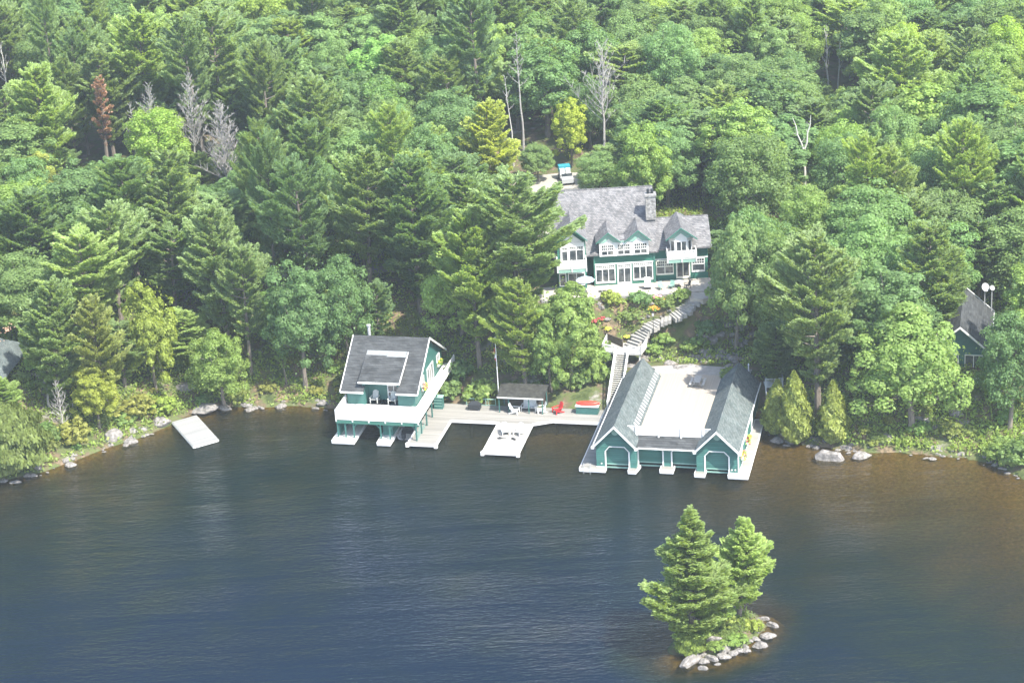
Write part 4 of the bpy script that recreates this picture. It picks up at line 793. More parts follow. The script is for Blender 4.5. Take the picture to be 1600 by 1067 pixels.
# ================================================================== neighbours
def cottage_left():
    r_ = tag(empty('house', (-72.5, 9.0, 3.6), R(-8)), 'neighbouring cottage with a slate blue roof strewn with rust needles at the left edge', 'house')
    b = MB(); b.box(-8, 10.0, -4, 5, 0, 4.2); b.build('wall', GREYW, r_)
    b = MB(); b.slab([(-9, -5.2, 4.2), (11, -5.2, 4.2), (8.5, .5, 7.6), (-9, .5, 7.6)], .2); b.slab([(-9, .5, 7.6), (8.5, .5, 7.6), (11, 6, 4.2), (-9, 6, 4.2)], .2); b.add([(11, -5.2, 4.2), (11, 6, 4.2), (8.5, .5, 7.6)], [(0, 1, 2)]); b.build('roof', ROOFB, r_)
    b = MB()
    rg = random.Random(9)
    for cx, cy in ((9.4, -3.6), (7.4, -4.3), (9.8, 1.5), (8.7, -.2)):
        for i in range(26):
            x = cx+rg.gauss(0, .35); y = cy+rg.gauss(0, .3); z = 4.2+(y+5.2)/5.7*3.4+.02; b.add([(x-.08, y-.05, z), (x+.08, y-.05, z), (x+.1, y+.06, z+.06), (x-.06, y+.07, z+.06)], [(0, 1, 2, 3)])
    b.build('fallen_needles', DEADN, r_)
    b = MB(); b.box(2, 12, -8, -4, -.2, 0); b.build('deck', GREYW, r_); b = MB(); rail(b, (2, -8, 0), (12, -8, 0), 1, 2.4, .3, .1); rail(b, (12, -8, 0), (12, -4, 0), 1, 2, .3, .1); b.build('deck_railing', METAL, r_)
cottage_left()
def cottage_right():
    c = at(1530, 530, 6.5); r_ = tag(empty('house', (c.x-2.4, c.y-3, 4.6), R(-14)), 'dark roofed neighbouring cottage with white trim half hidden by trees at right edge', 'house')
    b = MB(); b.box(-3.6, 2.6, -3, 9, -1.5, 3.4); b.prism([(-3.6, 3.4), (2.6, 3.4), (-.5, 6.0)], -3, 9); b.build('wall', GREENP, r_)
    b = MB(); gable_roof(b, -4.3, -.5, 3.2, 3.1, 6.35, -3.6, 9.6, .18); b.build('roof', ROOFA, r_)
    b = MB(); b.slab([(-.5, -3.7, 6.37), (3.25, -3.7, 3.12), (3.25, -3.6, 3.12), (-.5, -3.6, 6.37)], .25); b.slab([(-.5, -3.7, 6.37), (-4.35, -3.7, 3.12), (-4.35, -3.6, 3.12), (-.5, -3.6, 6.37)], .25); b.box(3.1, 3.25, -3.6, 9.6, 2.9, 3.12); b.slab([(-.5, 9.6, 6.4), (3.25, 9.6, 3.15), (3.25, 9.75, 3.15), (-.5, 9.75, 6.4)], .25); b.build('roof_trim', WHITE, r_)
    window(r_, lambda a, o, z: (a, -3+o, z), -2.6, -.6, .3, 2.6, 2, 0, (0, 0, 0)); window(r_, lambda a, o, z: (a, -3+o, z), .1, 2.2, .3, 2.6, 2, 0, (0, 0, 0))
    b = MB(); b.box(-4, 4.2, -6, -3.1, -.25, -.1); b.build('deck', GREYW, r_)
    b = MB(); rail(b, (-4, -6, -.1), (4.2, -6, -.1), .95, 2, .2, .12); rail(b, (-4, -6, -.1), (-4, -3.1, -.1), .95, 2, .2, .12); b.build('deck_railing', WHITE, r_)
    for x in (-3.8, 0, 4): b = MB(); b.box(x-.1, x+.1, -5.9, -5.7, -3.5, -.25); b.build('post', GREENP, r_)
    for k, (px, py, s_) in enumerate(((1539, 449, .55), (1550, 450, .34))):
        p = at(px, py, 11.0); d_ = tag(empty('satellite_dish', Vector((p.x, p.y, 0))), ('larger' if k == 0 else 'smaller')+' of two white satellite dishes on masts behind the right neighbouring cottage', 'satellite dish'); g0 = gz(p.x, p.y)
        d_.location.z = g0; hh = 11.0-g0
        b = MB(); b.tube([(0, 0, -.5), (0, 0, hh)], .07, 6); b.build('mast', METAL, d_)
        b = MB(); rings = 4; n = 16; ax = Vector((.35, -.8, .5)).normalized(); a1 = ax.orthogonal().normalized(); a2 = ax.cross(a1); c0 = Vector((0, 0, hh)); vs = [c0]
        for i in range(1, rings+1):
            rr_ = s_*i/rings
            vs += [c0+(a1*math.cos(2*math.pi*j/n)+a2*math.sin(2*math.pi*j/n))*rr_+ax*(.28*(i/rings)**2*s_) for j in range(n)]
        fs = [(0, 1+j, 1+(j+1) % n) for j in range(n)]+[(1+(i-1)*n+j, 1+i*n+j, 1+i*n+(j+1) % n, 1+(i-1)*n+(j+1) % n) for i in range(1, rings) for j in range(n)]
        b.add(vs, fs); b.build('reflector', METAL, d_); b = MB(); b.beam(c0, c0+ax*s_*.8, .04); b.build('feed_arm', METAL, d_)
cottage_right()
q = MB(); rail(q, (0, 0, 0), (2.2, .9, .0), 1.0, 1.2, .14, .12); q.box(0, 2.3, .1, 1.6, -.12, 0); o = q.build('shore_lookout', OLDWHITE); o.location = at(1378, 532, 7.6); tag(o, 'corner of a white railed lookout poking out left of the big maple', 'lookout')
# ================================================================== vegetation
def cards(P, D, A, ln, wd, rng):
    """leaf-sized quads: centres P, long direction D, normals A"""
    D = D/np.linalg.norm(D, axis=1, keepdims=True); A = A-D*(A*D).sum(1, keepdims=True); A = A/(np.linalg.norm(A, axis=1, keepdims=True)+1e-9)
    S = np.cross(D, A); l = ln[:, None]; w_ = wd[:, None]
    # bent leaf: the tip dips a little, sides taper
    a = P-D*l*.5-S*w_*.32; b = P-D*l*.5+S*w_*.32; c = P+D*l*.5+S*w_*.5-A*l*.12; d = P+D*l*.5-S*w_*.5-A*l*.12
    return np.stack([a, b, c, d], 1).reshape(-1, 3)
def leafmesh(name, V, mt):
    n = len(V)//4; me = quadmesh(name, V, np.arange(4*n).reshape(-1, 4)); me.materials.append(mt); return me
def rnd(rng, n): x = rng.normal(size=(n, 3)); return x/np.linalg.norm(x, axis=1, keepdims=True)
def broad_mesh(seed, H, Rr, nc, nl, leaf=.22, low=.14, lumpy=.28, airy=.0):
    rng = np.random.default_rng(seed); zc = H*(low+1)/2; az = H*(1-low)/2*1.02; V = []
    ph = rng.uniform(0, 6, 6); tips = []
    for i in range(nc):
        f = (i+.5)/nc; cz = 1-1.75*f; ct = i*2.39996+rng.uniform(-.3, .3); cr = math.sqrt(max(0, 1-cz*cz))
        d = np.array([cr*math.cos(ct), cr*math.sin(ct), cz])
        k = 1-lumpy*.5+lumpy*(math.sin(2.2*ct+ph[0])*math.cos(2.6*cz+ph[1])*.6+rng.uniform(-.6, .5))
        if i % 5 == 0: k *= .62
        c = np.array([0, 0, zc])+d*np.array([Rr, Rr, az])*k*(.86 if cz > -.2 else .95); rc = Rr*rng.uniform(.12, .26)
        tips.append(c); n = int(nl*(rc/Rr/.20)**1.7*rng.uniform(.75, 1.15))
        q = rnd(rng, n); q += d*.45+np.array([0, 0, .35]); q /= np.linalg.norm(q, axis=1, keepdims=True)
        rad = rc*(1-rng.uniform(0, 1, n)**2*.5)*(1+airy*rng.normal(size=n)); P = c+q*rad[:, None]*np.array([1.05, 1.05, .88])
        A = q*.9+np.array([.15, -.15, .35])+rnd(rng, n)*.42; D = np.cross(A, rnd(rng, n)); s = leaf*rng.uniform(.6, 1.35, n)
        V.append(cards(P, D, A, s, s*.85, rng))
    n = nc*8; q = rnd(rng, n); P = np.array([0, 0, zc])+q*np.array([Rr, Rr, az])*rng.uniform(.3, 1.06, n)[:, None]; s = leaf*rng.uniform(.6, 1.2, n)
    V.append(cards(P, rnd(rng, n), q+rnd(rng, n)*.6, s, s, rng))
    return np.concatenate(V), tips
def trunk_mb(H, r0, tips, rng, lean=.0, top=.8, fork=True):
    b = MB(); pts = []; x = y = 0
    for i in range(7):
        t = i/6; pts.append((x, y, H*top*t-.8*(i == 0))); x += rng.uniform(-.15, .15)+lean; y += rng.uniform(-.15, .15)
    b.tube(pts, [r0*(1.25 if i == 0 else 1-.8*i/6) for i in range(7)], 7)
    for c in tips:
        t = rng.uniform(.35, .8); z = H*top*t; i = min(5, int(t*6)); p = Vector(pts[i]).lerp(Vector(pts[i+1]), t*6-i); e = Vector(c); mid = p.lerp(e, .55)+Vector((0, 0, -.3))
        b.tube([p, mid, e], [r0*.33*(1-t*.4), r0*.2, r0*.06], 5, cap=False)
    return b
def pine_mesh(seed, H, Rr, low=.18, dense=1.0, dz=.85, tuft=.46, peak=.32, taper=.72, sparse=.0, skew=(0, 0), droop=0.0):
    rng = np.random.default_rng(seed); V = []; br = []; z = H*low; ph = rng.uniform(0, 6)
    while z < H*.985:
        t = max(0, (z/H-low)/(1-low)); prof = (min(1, (t/peak)**.6) if t < peak else ((1-t)/(1-peak))**taper)*.95+.05
        nb = 6 if t < .8 else 5; ph += 1.1
        for j in range(nb):
            if rng.uniform() < sparse*(1-t*.5): continue
            az_ = ph+2*math.pi*j/nb+rng.uniform(-.35, .35); ln = Rr*prof*rng.uniform(.42, 1.25)*(1+skew[0]*math.cos(az_-skew[1])); rise = .10+.55*t**1.5+rng.uniform(-.08, .10)-droop
            h = np.array([math.cos(az_), math.sin(az_), 0]); sd = np.array([-h[1], h[0], 0]); z0 = z+rng.uniform(-.3, .3)
            br.append((az_, ln, rise, z0)); n = max(6, int(21*dense*(ln+.7)**1.25))
            s = rng.uniform(.25, 1, n)**.62; lat = rng.normal(size=n)*.21*ln*(1.12-s*.65)
            sub = np.round(lat/.35)*.35*.6+lat*.4
            P = h*(s*ln)[:, None]+sd*sub[:, None]; P[:, 2] += z0+s*ln*rise+.18*ln*s**3+rng.normal(size=n)*.09*(1+.05*ln)-np.abs(lat)*.10
            for k in range(4):
                D = h*rng.uniform(.5, 1.1, n)[:, None]+sd*(np.sign(lat)*rng.uniform(0, .8, n)+rng.normal(size=n)*.35)[:, None]; D[:, 2] += rng.uniform(.15, 1.15, n)
                A = np.tile([.15, -.2, 1.], (n, 1))+rnd(rng, n)*.40+h*.25; l = tuft*rng.uniform(.6, 1.25, n)
                V.append(cards(P+rnd(rng, n)*.13, D, A, l, l*.36, rng))
        z += dz*rng.uniform(.75, 1.25)*(1-.45*t)
    return np.concatenate(V), br
def pine_trunk(H, r0, br):
    b = MB(); b.tube([(0, 0, -1), (0, 0, H*.45), (0, 0, H*.98)], [r0*1.15, r0*.7, .04], 7)
    for a, ln, rise, z in br:
        h = Vector((math.cos(a), math.sin(a), 0)); b.tube([Vector((0, 0, z)), h*ln*.5+Vector((0, 0, z+ln*.5*rise)), h*ln*.92+Vector((0, 0, z+ln*rise+.1*ln))], [.055+.012*ln, .04+.006*ln, .015], 4, cap=False)
    return b
def bare_mesh(seed, H, r0, nb=26, spread=.36, up=.8, fine=3, first=.3):
    rng = random.Random(seed); b = MB(); pts = [Vector((0, 0, -.8))]; p = Vector((0, 0, -.8)); x = y = 0
    for i in range(1, 9): p = Vector((p.x+rng.uniform(-.18, .18), p.y+rng.uniform(-.18, .18), H*i/8)); pts.append(p)
    b.tube(pts, [r0*(1-.88*i/8) for i in range(9)], 6); tw = MB()
    for k in range(nb):
        t = first+(1-first)*(k+rng.random())/nb; i = min(7, int(t*8)); p = pts[i].lerp(pts[i+1], t*8-i); a = k*2.4+rng.uniform(-.4, .4); ln = H*spread*(1.15-t)*rng.uniform(.6, 1.15)
        d = Vector((math.cos(a), math.sin(a), up*rng.uniform(.5, 1.4))).normalized(); q = p.copy(); seg = [q.copy()]
        for s in range(4): d = (d+Vector((rng.uniform(-.25, .25), rng.uniform(-.25, .25), .12))).normalized(); q = q+d*ln/4; seg.append(q.copy())
        tw.tube(seg, [r0*.3*(1.1-t)+.02, r0*.22*(1.1-t)+.018, .022, .018, .012], 4, cap=False)
        for m_ in range(fine*2):
            i2 = rng.randrange(1, 5); e = seg[i2]; d2 = (d+Vector((rng.uniform(-1, 1), rng.uniform(-1, 1), rng.uniform(0, 1)))).normalized()*ln*.28*rng.uniform(.5, 1.2); tw.tube([e, e+d2*.5+Vector((0, 0, .05)), e+d2], [.028, .022, .016], 3, cap=False)
    return b, tw
rngp = random.Random(11)
def mk_broad(seed, H, Rr, **k):
    V, tips = broad_mesh(seed, H, Rr, k.pop('nc', 135), k.pop('nl', 175), **k)
    return leafmesh('crown', V, LEAF), trunk_mb(H, .055*Rr+.05, [t for i, t in enumerate(tips) if i % 5 == 2], rngp).mesh('trunk', BARK), H, Rr
def mk_pine(seed, H, Rr, mt=NEED, **k):
    V, br = pine_mesh(seed, H, Rr, **k); return leafmesh('crown', V, mt), pine_trunk(H, .02*H, br[::2]).mesh('trunk', BARK), H, Rr
BRO = [mk_broad(s, h, r, **k) for s, h, r, k in ((1, 14, 4.6, {}), (2, 15, 4.2, dict(lumpy=.4)), (3, 13, 5.0, dict(lumpy=.42, low=.12)), (4, 16, 4.8, dict(nc=165, leaf=.20)), (5, 12, 3.9, dict(leaf=.25, lumpy=.5, low=.1)), (6, 15, 4.6, dict(nc=150, nl=130, airy=.14, leaf=.21)), (7, 14, 4.0, dict(leaf=.27, lumpy=.5, low=.14)))]
BRO += [mk_broad(8, 16, 3.4, leaf=.2, lumpy=.55, low=.2, airy=.1), mk_broad(9, 13, 5.4, nc=180, leaf=.22, lumpy=.6, low=.08)]
PIN = [mk_pine(s, h, r, **k) for s, h, r, k in ((11, 19, 5.4, dict(taper=.58, peak=.42)), (12, 21, 6.0, dict(taper=.58, dz=1.15, peak=.5)), (13, 17, 4.8, dict(taper=.58, low=.1, peak=.38)), (14, 21, 6.2, dict(sparse=.2, dz=1.25, low=.28, peak=.55)), (15, 18, 5.4, dict(taper=.58, skew=(.3, 0), dz=1.0, peak=.45)), (16, 19, 5.6, dict(peak=.6, dz=1.2, low=.22, sparse=.12)))]
def mk_cedar(seed, H, Rr, egg=1.0):
    rng = np.random.default_rng(seed); n = int(900*H*Rr**.8); t = rng.uniform(0, 1, n)**1.1; th = rng.uniform(0, 2*math.pi, n)
    lump = 1+.16*np.sin(th*4+t*17+seed)+.10*np.sin(th*9-t*31)+rng.normal(size=n)*.05
    pr_ = np.minimum(1, (t+.04)/.22)**.5*(1-np.maximum(0, (t-.25)/.75)**(1.5*egg))**.8; r = Rr*pr_*lump*(.72+.28*rng.uniform(0, 1, n)**.4)
    P = np.stack([r*np.cos(th), r*np.sin(th), .15+t*H], 1); A = np.stack([np.cos(th), np.sin(th), .5+0*th], 1)+rnd(rng, n)*.5; D = np.tile([0, 0, 1.], (n, 1))+rnd(rng, n)*.6; s = rng.uniform(.18, .42, n)
    return leafmesh('crown', cards(P, D, A, s, s*.6, rng), CEDAR), MB().tube([(0, 0, -.6), (0, 0, H*.8)], [.14, .03], 6).mesh('trunk', BARK), H, Rr
IPN = [mk_pine(51, 17, 4.2, low=.05, peak=.26, dz=.6, taper=1.15), mk_pine(52, 15, 3.6, low=.10, peak=.36, dz=.75, taper=1.0, droop=-.22, skew=(.12, 0)), mk_pine(53, 10, 3.2, low=.05, peak=.35, dz=.6)]
CED_ = [mk_cedar(21, 6, 1.25), mk_cedar(22, 6, 1.5), mk_cedar(23, 4.6, 3.4, 1.9)]
NTREE = [0]
def tree(kind, p, hs, rs_, color, label, cat='tree', group=None, name=None, rz=None):
    cr, tk, H0, R0_ = kind; r_ = empty(name or 'tree', p, rngp.uniform(0, 6.28) if rz is None else rz); e_ = rngp.uniform(.88, 1.14); r_.scale = (rs_*e_, rs_/e_, hs); r_.rotation_euler[0] = rngp.gauss(0, .035); r_.rotation_euler[1] = rngp.gauss(0, .035)
    tag(r_, label, cat, group); c = link('crown', cr, r_); c.color = (*color, 1); link('trunk', tk, r_); NTREE[0] += 1; return r_
def topat(px, py, h):
    """ground point of a tree of height h whose top is seen at a pixel"""
    d = ray(px, py); o = Vector(CAM); t = 150.
    while t < 900:
        p = o+d*t
        if p.z <= gz(p.x, p.y)+h: break
        t += 1.0
    return Vector((p.x, p.y, gz(p.x, p.y)))
G_ = {'g': (1, 1, 1), 'dk': (.70, .80, .85), 'lt': (1.22, 1.2, 1.0), 'yl': (1.5, 1.25, .8), 'br': (1.2, 1.14, .95), 'bl': (.9, 1.0, 1.06), 'ol': (1.25, 1.05, .9)}
placed = []   # x, y, radius
def hand(kinds, i, px, py, h, r, c, label, name, base=None, cat='tree', group=None, rz=None):
    k = kinds[i]; p = topat(px, py, h) if base is None else drop(*base)
    if base is not None:   # height from the pixel of the top, upright over the base
        h = onY(px, py, p.y).z-p.z; h = max(1.0, h)
    placed.append((p.x, p.y, r)); return tree(k, p, h/k[2], r/k[3], G_[c] if isinstance(c, str) else c, label, cat, group, name, rz)
# prominent pines
for a in [
 (PIN, 1, 794, 290, 22, 6.4, 'g', 'big feathery white pine with layered boughs overhanging the left end of the cottage', 'pine_tree'),
 (PIN, 0, 735, 345, 20, 4.6, 'lt', 'white pine with bright pale pads below and left of the cottage', 'pine_tree'),
 (PIN, 2, 640, 262, 20, 5.2, 'dk', 'dense dark green pine midway up the slope above the left boathouse', 'pine_tree'),
 (PIN, 4, 560, 235, 19, 4.8, 'g', 'pine with broad tiers left of the slope pine above the left boathouse', 'pine_tree'),
 (PIN, 5, 470, 262, 21, 5.0, 'dk', 'flat topped pine with plate-like boughs left of the boathouse roof', 'pine_tree'),
 (PIN, 3, 372, 395, 17, 4.2, 'g', 'old pine with flat spreading pads above the shoreline maple', 'pine_tree'),
 (PIN, 0, 335, 330, 20, 4.5, 'g', 'tall pine standing left behind the flat padded pine', 'pine_tree'),
 (PIN, 2, 762, 162, 15, 4.0, (1.6, 1.35, .95), 'tawny green conical pine rising in front of the dark gap behind the cottage', 'pine_tree'),
 (PIN, 1, 487, 130, 19, 4.6, 'g', 'pine with a dark stem line and level boughs in the upper left forest', 'pine_tree'),
 (PIN, 3, 330, 22, 23, 6.2, 'g', 'huge spreading white pine near the top left of the forest', 'pine_tree'),
 (PIN, 1, 205, 20, 22, 5.6, 'lt', 'wide soft-needled pine left of the huge spreading pine', 'pine_tree'),
 (PIN, 0, 60, 108, 20, 5.0, 'lt', 'light green pine with a ragged outline at the far left edge', 'pine_tree'),
 (PIN, 4, 98, 92, 18, 3.6, 'g', 'slimmer pine just right of the ragged edge pine', 'pine_tree'),
 (PIN, 2, 265, 245, 18, 4.4, 'g', 'pine below the grey twiggy dead trees', 'pine_tree'),
 (PIN, 0, 1290, -8, 11, 4.6, 'dk', 'dark broad pine at the top of the forest above the white snags', 'pine_tree'),
 (PIN, 1, 1405, 60, 18, 5.0, 'lt', 'soft grey green pine leaning over the shadowed gap at upper right', 'pine_tree'),
 (PIN, 3, 740, 0, 22, 5.2, 'dk', 'dark pine with drooping boughs above the forest gap', 'pine_tree'),
 (PIN, 2, 1458, 355, 17, 4.6, 'g', 'feathery pine above the right neighbouring cottage', 'pine_tree'),
 ]: hand(*a)
hand(PIN, 1, 1292, 368, 0, 5.4, (1.0, .98, 1.0), 'tall pine with a bare lower trunk right of the twin-gabled boathouse', 'pine_tree', base=(1278, 645))
hand(PIN, 4, 822, 440, 0, 3.6, 'br', 'bright drooping pine beside the flagpole top', 'pine_tree', base=(822, 618))
hand(PIN, 2, 70, 440, 0, 4.0, 'g', 'pine with dead lower limbs beside the left neighbouring cottage', 'pine_tree', base=(92, 640))
hand(PIN, 4, 165, 470, 0, 3.6, 'ol', 'greyish pine right of the one with dead lower limbs', 'pine_tree', base=(170, 650))
hand(PIN, 3, 447, 500, 0, 1.6, 'lt', 'small scrawny pine sapling at the shore left of the balconied boathouse', 'pine_tree', base=(448, 600))
hand(PIN, 2, 10, 590, 0, 2.4, 'lt', 'short bright pine before the left neighbouring cottage deck', 'pine_tree', base=(12, 665))
# prominent broadleaf trees
for a in [
 (BRO, 0, 1145, 335, 0, 4.6, 'g', 'broad dark green tree hugging the right end of the cottage', 'broadleaf_tree', (1150, 545)),
 (BRO, 2, 1420, 492, 0, 6.6, 'lt', 'large round maple leaning over the shore right of the tall bare-trunked pine', 'maple_tree', (1425, 672)),
 (BRO, 4, 232, 440, 0, 3.2, 'yl', 'bright lime green young maple standing before dark woods on the left', 'maple_tree', (245, 612)),
 (BRO, 2, 352, 514, 0, 4.3, 'br', 'rounded shoreline maple right of the swim float', 'maple_tree', (350, 632)),
 (BRO, 6, 903, 440, 0, 4.1, 'br', 'bright leafy tree between the flagpole pine and the garden landing', 'broadleaf_tree', (895, 606)),
 (BRO, 4, 868, 478, 0, 2.8, 'lt', 'slender leafy tree just left of the bright tree by the landing', 'broadleaf_tree', (862, 612)),
 (BRO, 1, 165, 568, 0, 2.9, (1.65, 1.28, .8), 'yellow green leafy shrub tree above the big shore boulder', 'broadleaf_tree', (155, 668)),
 (BRO, 5, 560, 395, 0, 4.4, 'dk', 'dark oak rising directly behind the balconied boathouse roof', 'oak_tree', (548, 575)),
 (BRO, 1, 472, 400, 0, 4.2, 'dk', 'dark glossy oak left behind the balconied boathouse', 'oak_tree', (478, 605)),
 (BRO, 3, 1225, 345, 0, 4.4, 'g', 'leafy tree left of the tall bare-trunked pine', 'broadleaf_tree', (1222, 560)),
 (BRO, 5, 1560, 490, 0, 4.2, 'dk', 'dark tree shading the slope right of the neighbouring cottage deck', 'broadleaf_tree', (1578, 668)),
 ]: hand(*a[:9], base=a[9])
for a in [
 (BRO, 2, 398, 118, 13, 4.4, (1.4, 1.22, .85), 'yellow green round maple in the upper left forest', 'maple_tree'),
 (BRO, 0, 215, 82, 13, 4.8, 'br', 'light green round maple above the grey dead trees', 'maple_tree'),
 (BRO, 4, 48, 240, 11, 3.0, (1.65, 1.28, .8), 'small yellow maple near the far left edge of the forest', 'maple_tree'),
 (BRO, 5, 240, 168, 13, 4.6, (1.6, 1.55, 1.1), 'thin pale crowned tree between the rust pine and the grey dead trees', 'broadleaf_tree'),
 (BRO, 6, 888, 150, 11, 2.6, (1.9, 1.55, .75), 'sparse yellow green maple before the dark gap behind the cottage', 'maple_tree'),
 (BRO, 2, 1582, 32, 15, 5.6, (1.45, 1.4, .8), 'bright maple lit against shadow at the upper right edge', 'maple_tree'),
 (BRO, 5, 938, 240, 7, 3.6, (1.1, 1.12, 1.2), 'silvery blue green tree just behind the cottage ridge', 'broadleaf_tree'),
 (BRO, 0, 838, 222, 6, 2.6, 'g', 'low leafy tree beside the drive behind the cottage', 'broadleaf_tree'),
 (BRO, 3, 1040, 185, 13, 4.8, 'bl', 'full rounded tree right behind the stone chimney', 'broadleaf_tree'),
 (BRO, 1, 590, 55, 14, 5.0, (1.25, 1.45, 1.1), 'pale fluffy crowned tree left of the dark forest gap', 'broadleaf_tree'),
 (BRO, 3, 1320, 185, 13, 4.6, (1.35, 1.35, 1.05), 'pale green dome-shaped tree below the forked white snag', 'broadleaf_tree'),
 ]: hand(*a)
# cedars and round shrubs of the shore
hand(CED_, 0, 1213, 598, 0, 1.5, 'br', 'short columnar cedar nearest the twin-gabled boathouse', 'cedar_tree', base=(1212, 676))
hand(CED_, 1, 1243, 582, 0, 1.9, 'br', 'tallest columnar cedar, between the short cedar and the tall pine trunk', 'cedar_tree', base=(1243, 688))
hand(CED_, 0, 1304, 600, 0, 1.8, 'br', 'columnar cedar standing right of the tall pine trunk', 'cedar_tree', base=(1302, 688))
hand(CED_, 2, 22, 634, 0, 4.4, (.78, .80, .80), 'big round olive green juniper overhanging the water at far left', 'juniper_shrub', base=(20, 728), cat='shrub')
def bush(px, py, r, h, c, label, k=0, name='bush', group=None, cat='shrub'):
    p = drop(px, py); kd = BUSH[k]; placed.append((p.x, p.y, r*.7)); r_ = tag(empty(name, p+Vector((0, 0, -.1)), rngp.uniform(0, 6)), label, cat, group); r_.scale = (r/2, r/2, h/2)
    o = link('foliage', kd[0], r_); o.color = (*(G_[c] if isinstance(c, str) else c), 1); link('stems', kd[1], r_); return r_
def mk_bush(seed, leaf, nc=26, nl=70, mt=LEAF):
    V, tips = broad_mesh(seed, 2, 2, nc, nl, leaf, .02, .4); b = MB(); [b.tube([(0, 0, 0), Vector(t)*.5+Vector((0, 0, .1)), t], [.06, .04, .02], 4, cap=False) for t in tips[::3]]
    return leafmesh('foliage', V, mt), b.mesh('stems', BARK)
BUSH = [mk_bush(31, .26), mk_bush(32, .34, 20, 55), mk_bush(33, .22, 30, 70, CEDAR)]
bush(755, 622, 2.3, 2.6, 'br', 'bright leafy bush between the covered barbecue and the flagpole', 1)
bush(212, 645, 3.0, 2.2, 'ol', 'low spreading juniper on the rocks left of the swim float', 2)
bush(252, 640, 2.6, 1.8, (1.3, 1.4, 1), 'low juniper mound touching the shore end of the swim float', 2)
bush(115, 690, 2.4, 2.6, 'ol', 'twiggy grey green shrub behind the shoreline rocks at left', 2)
bush(1064, 466, 1.3, 1.4, 'br', 'bright round shrub at the right end of the terrace wall', 0)
bush(1000, 472, 1.7, 1.6, 'bl', 'blue green shrub beneath the middle of the terrace wall', 1)
bush(955, 470, 1.5, 1.3, 'yl', 'yellow green shrub beneath the left part of the terrace wall', 0)
bush(1040, 478, 1.4, 1.2, 'bl', 'grey green mound beside the orange flowers', 2)
bush(1150, 590, 2.2, 1.4, 'br', 'low green bush behind the right gable of the twin-gabled boathouse', 0)
bush(910, 520, 2.0, 1.6, 'g', 'leafy bush left of the dark retaining timber', 1)
bush(1020, 245+300, 1.6, 1.1, 'lt', 'low shrub right of the stair landing rail', 0)
bush(985, 495, 1.7, 1.0, 'bl', 'low dark shrub above the curving stone steps', 2)
bush(1035, 530, 1.5, 1.1, 'lt', 'low shrub under the thin garden lamp', 1)
bush(1590, 720, 2.6, 2.6, 'g', 'shrub overhanging the water at the far right shore', 0)
bush(1560, 712, 2.0, 1.7, 'br', 'bright low shrub left of the one overhanging the far right shore', 0)
for x_, y_, r_x, h_x, c_, l_ in ((928, 592, 2.0, 2.8, 'br', 'tall leafy bush right behind the green storage box with the canoe'), (905, 600, 1.8, 2.2, 'g', 'leafy bush behind the red armchair at the rear of the dock'),
        (930, 560, 2.2, 2.6, 'lt', 'pale leafy bush left of the middle of the wooden stairs'), (700, 618, 1.9, 2.0, 'g', 'green bush beside the green locker at the rear of the dock'),
        (1105, 520, 2.0, 1.8, 'dk', 'dark bush in the shade right of the stone steps'), (1080, 545, 1.6, 1.2, 'br', 'bright low bush above the pale rocks behind the roof deck'), (720, 590, 2.2, 2.4, 'dk', 'dark bush on the bank above the green bush by the locker')):
    bush(x_, y_, r_x, h_x, c_, l_, 1 if r_x > 1.9 else 0)
def flowers(px, py, r, c, label):
    r *= .7; p = drop(px, py); r_ = tag(empty('flower_clump', p), label, 'flowers'); rg = random.Random(px)
    o = link('foliage', BUSH[0][0], r_, scale=(r/2, r/2, r/3.2)); o.color = (1.4, 1.5, 1, 1); b = MB()
    for i in range(34):
        a = rg.uniform(0, 6.28); q = rg.random()**.5*r; P = Vector((math.cos(a)*q, math.sin(a)*q, r*.62*(1.05-(q/r)**2*.6)+rg.uniform(0, .15))); s = rg.uniform(.06, .13); d = Vector((rg.uniform(-.6, .6), rg.uniform(-.9, .2), 1)).normalized(); e = d.orthogonal().normalized()*s; f = d.cross(e)
        b.add([P-e-f, P+e-f, P+e+f, P-e+f], [(0, 1, 2, 3)])
    b.build('blossoms', FLOW[c], r_)
flowers(1022, 484, 1.0, 'orange', 'clump of orange lilies halfway between terrace wall and stone steps')
flowers(1038, 472, .6, 'orange', 'small orange flower clump right above the big lily clump')
flowers(1027, 466, .7, 'pink', 'pale pink flower clump at the foot of the terrace wall')
flowers(940, 500, .7, 'red', 'red flowers left of the garden above the retaining timber')
flowers(950, 512, .6, 'yellow', 'yellow flowers just above the retaining timber')
flowers(979, 527, .5, 'yellow', 'yellow flowers at the bottom of the curving stone steps')
flowers(929, 502, .6, 'red', 'orange red flowers at the far left of the garden bed')
DEADP = []
# dead trees and snags
def bare(px, py, h, label, mt, name='dead_tree', seed=0, nb=26, spread=.34, r0=.2, base=None, fine=3, first=.3, up=.8):
    p = topat(px, py, h) if base is None else drop(*base)
    if base is not None: h = onY(px, py, p.y).z-p.z
    t, tw = bare_mesh(seed, h, r0, nb, spread, up, fine, first); r_ = tag(empty(name, p), label, 'tree'); t.build('trunk', mt, r_); tw.build('branches', mt, r_); placed.append((p.x, p.y, 2.2)); DEADP.append((px, py, h, p.y)); return r_
bare(342, 166, 15, 'grey leafless tree with a dense haze of twigs in the upper left forest', PALEBARK, seed=1, nb=90, spread=.36, fine=10, first=.2)
bare(290, 118, 16, 'tall grey leafless tree left of the densest dead crown', PALEBARK, seed=2, nb=70, spread=.30, fine=8)
bare(232, 135, 15, 'faint grey dead tree mingled with the thin pale crowned tree', PALEBARK, seed=3, nb=60, spread=.3, fine=7)
bare(205, 160, 13, 'short grey dead tree right of the rust-needled pine', PALEBARK, seed=4, nb=40, spread=.26, fine=5)
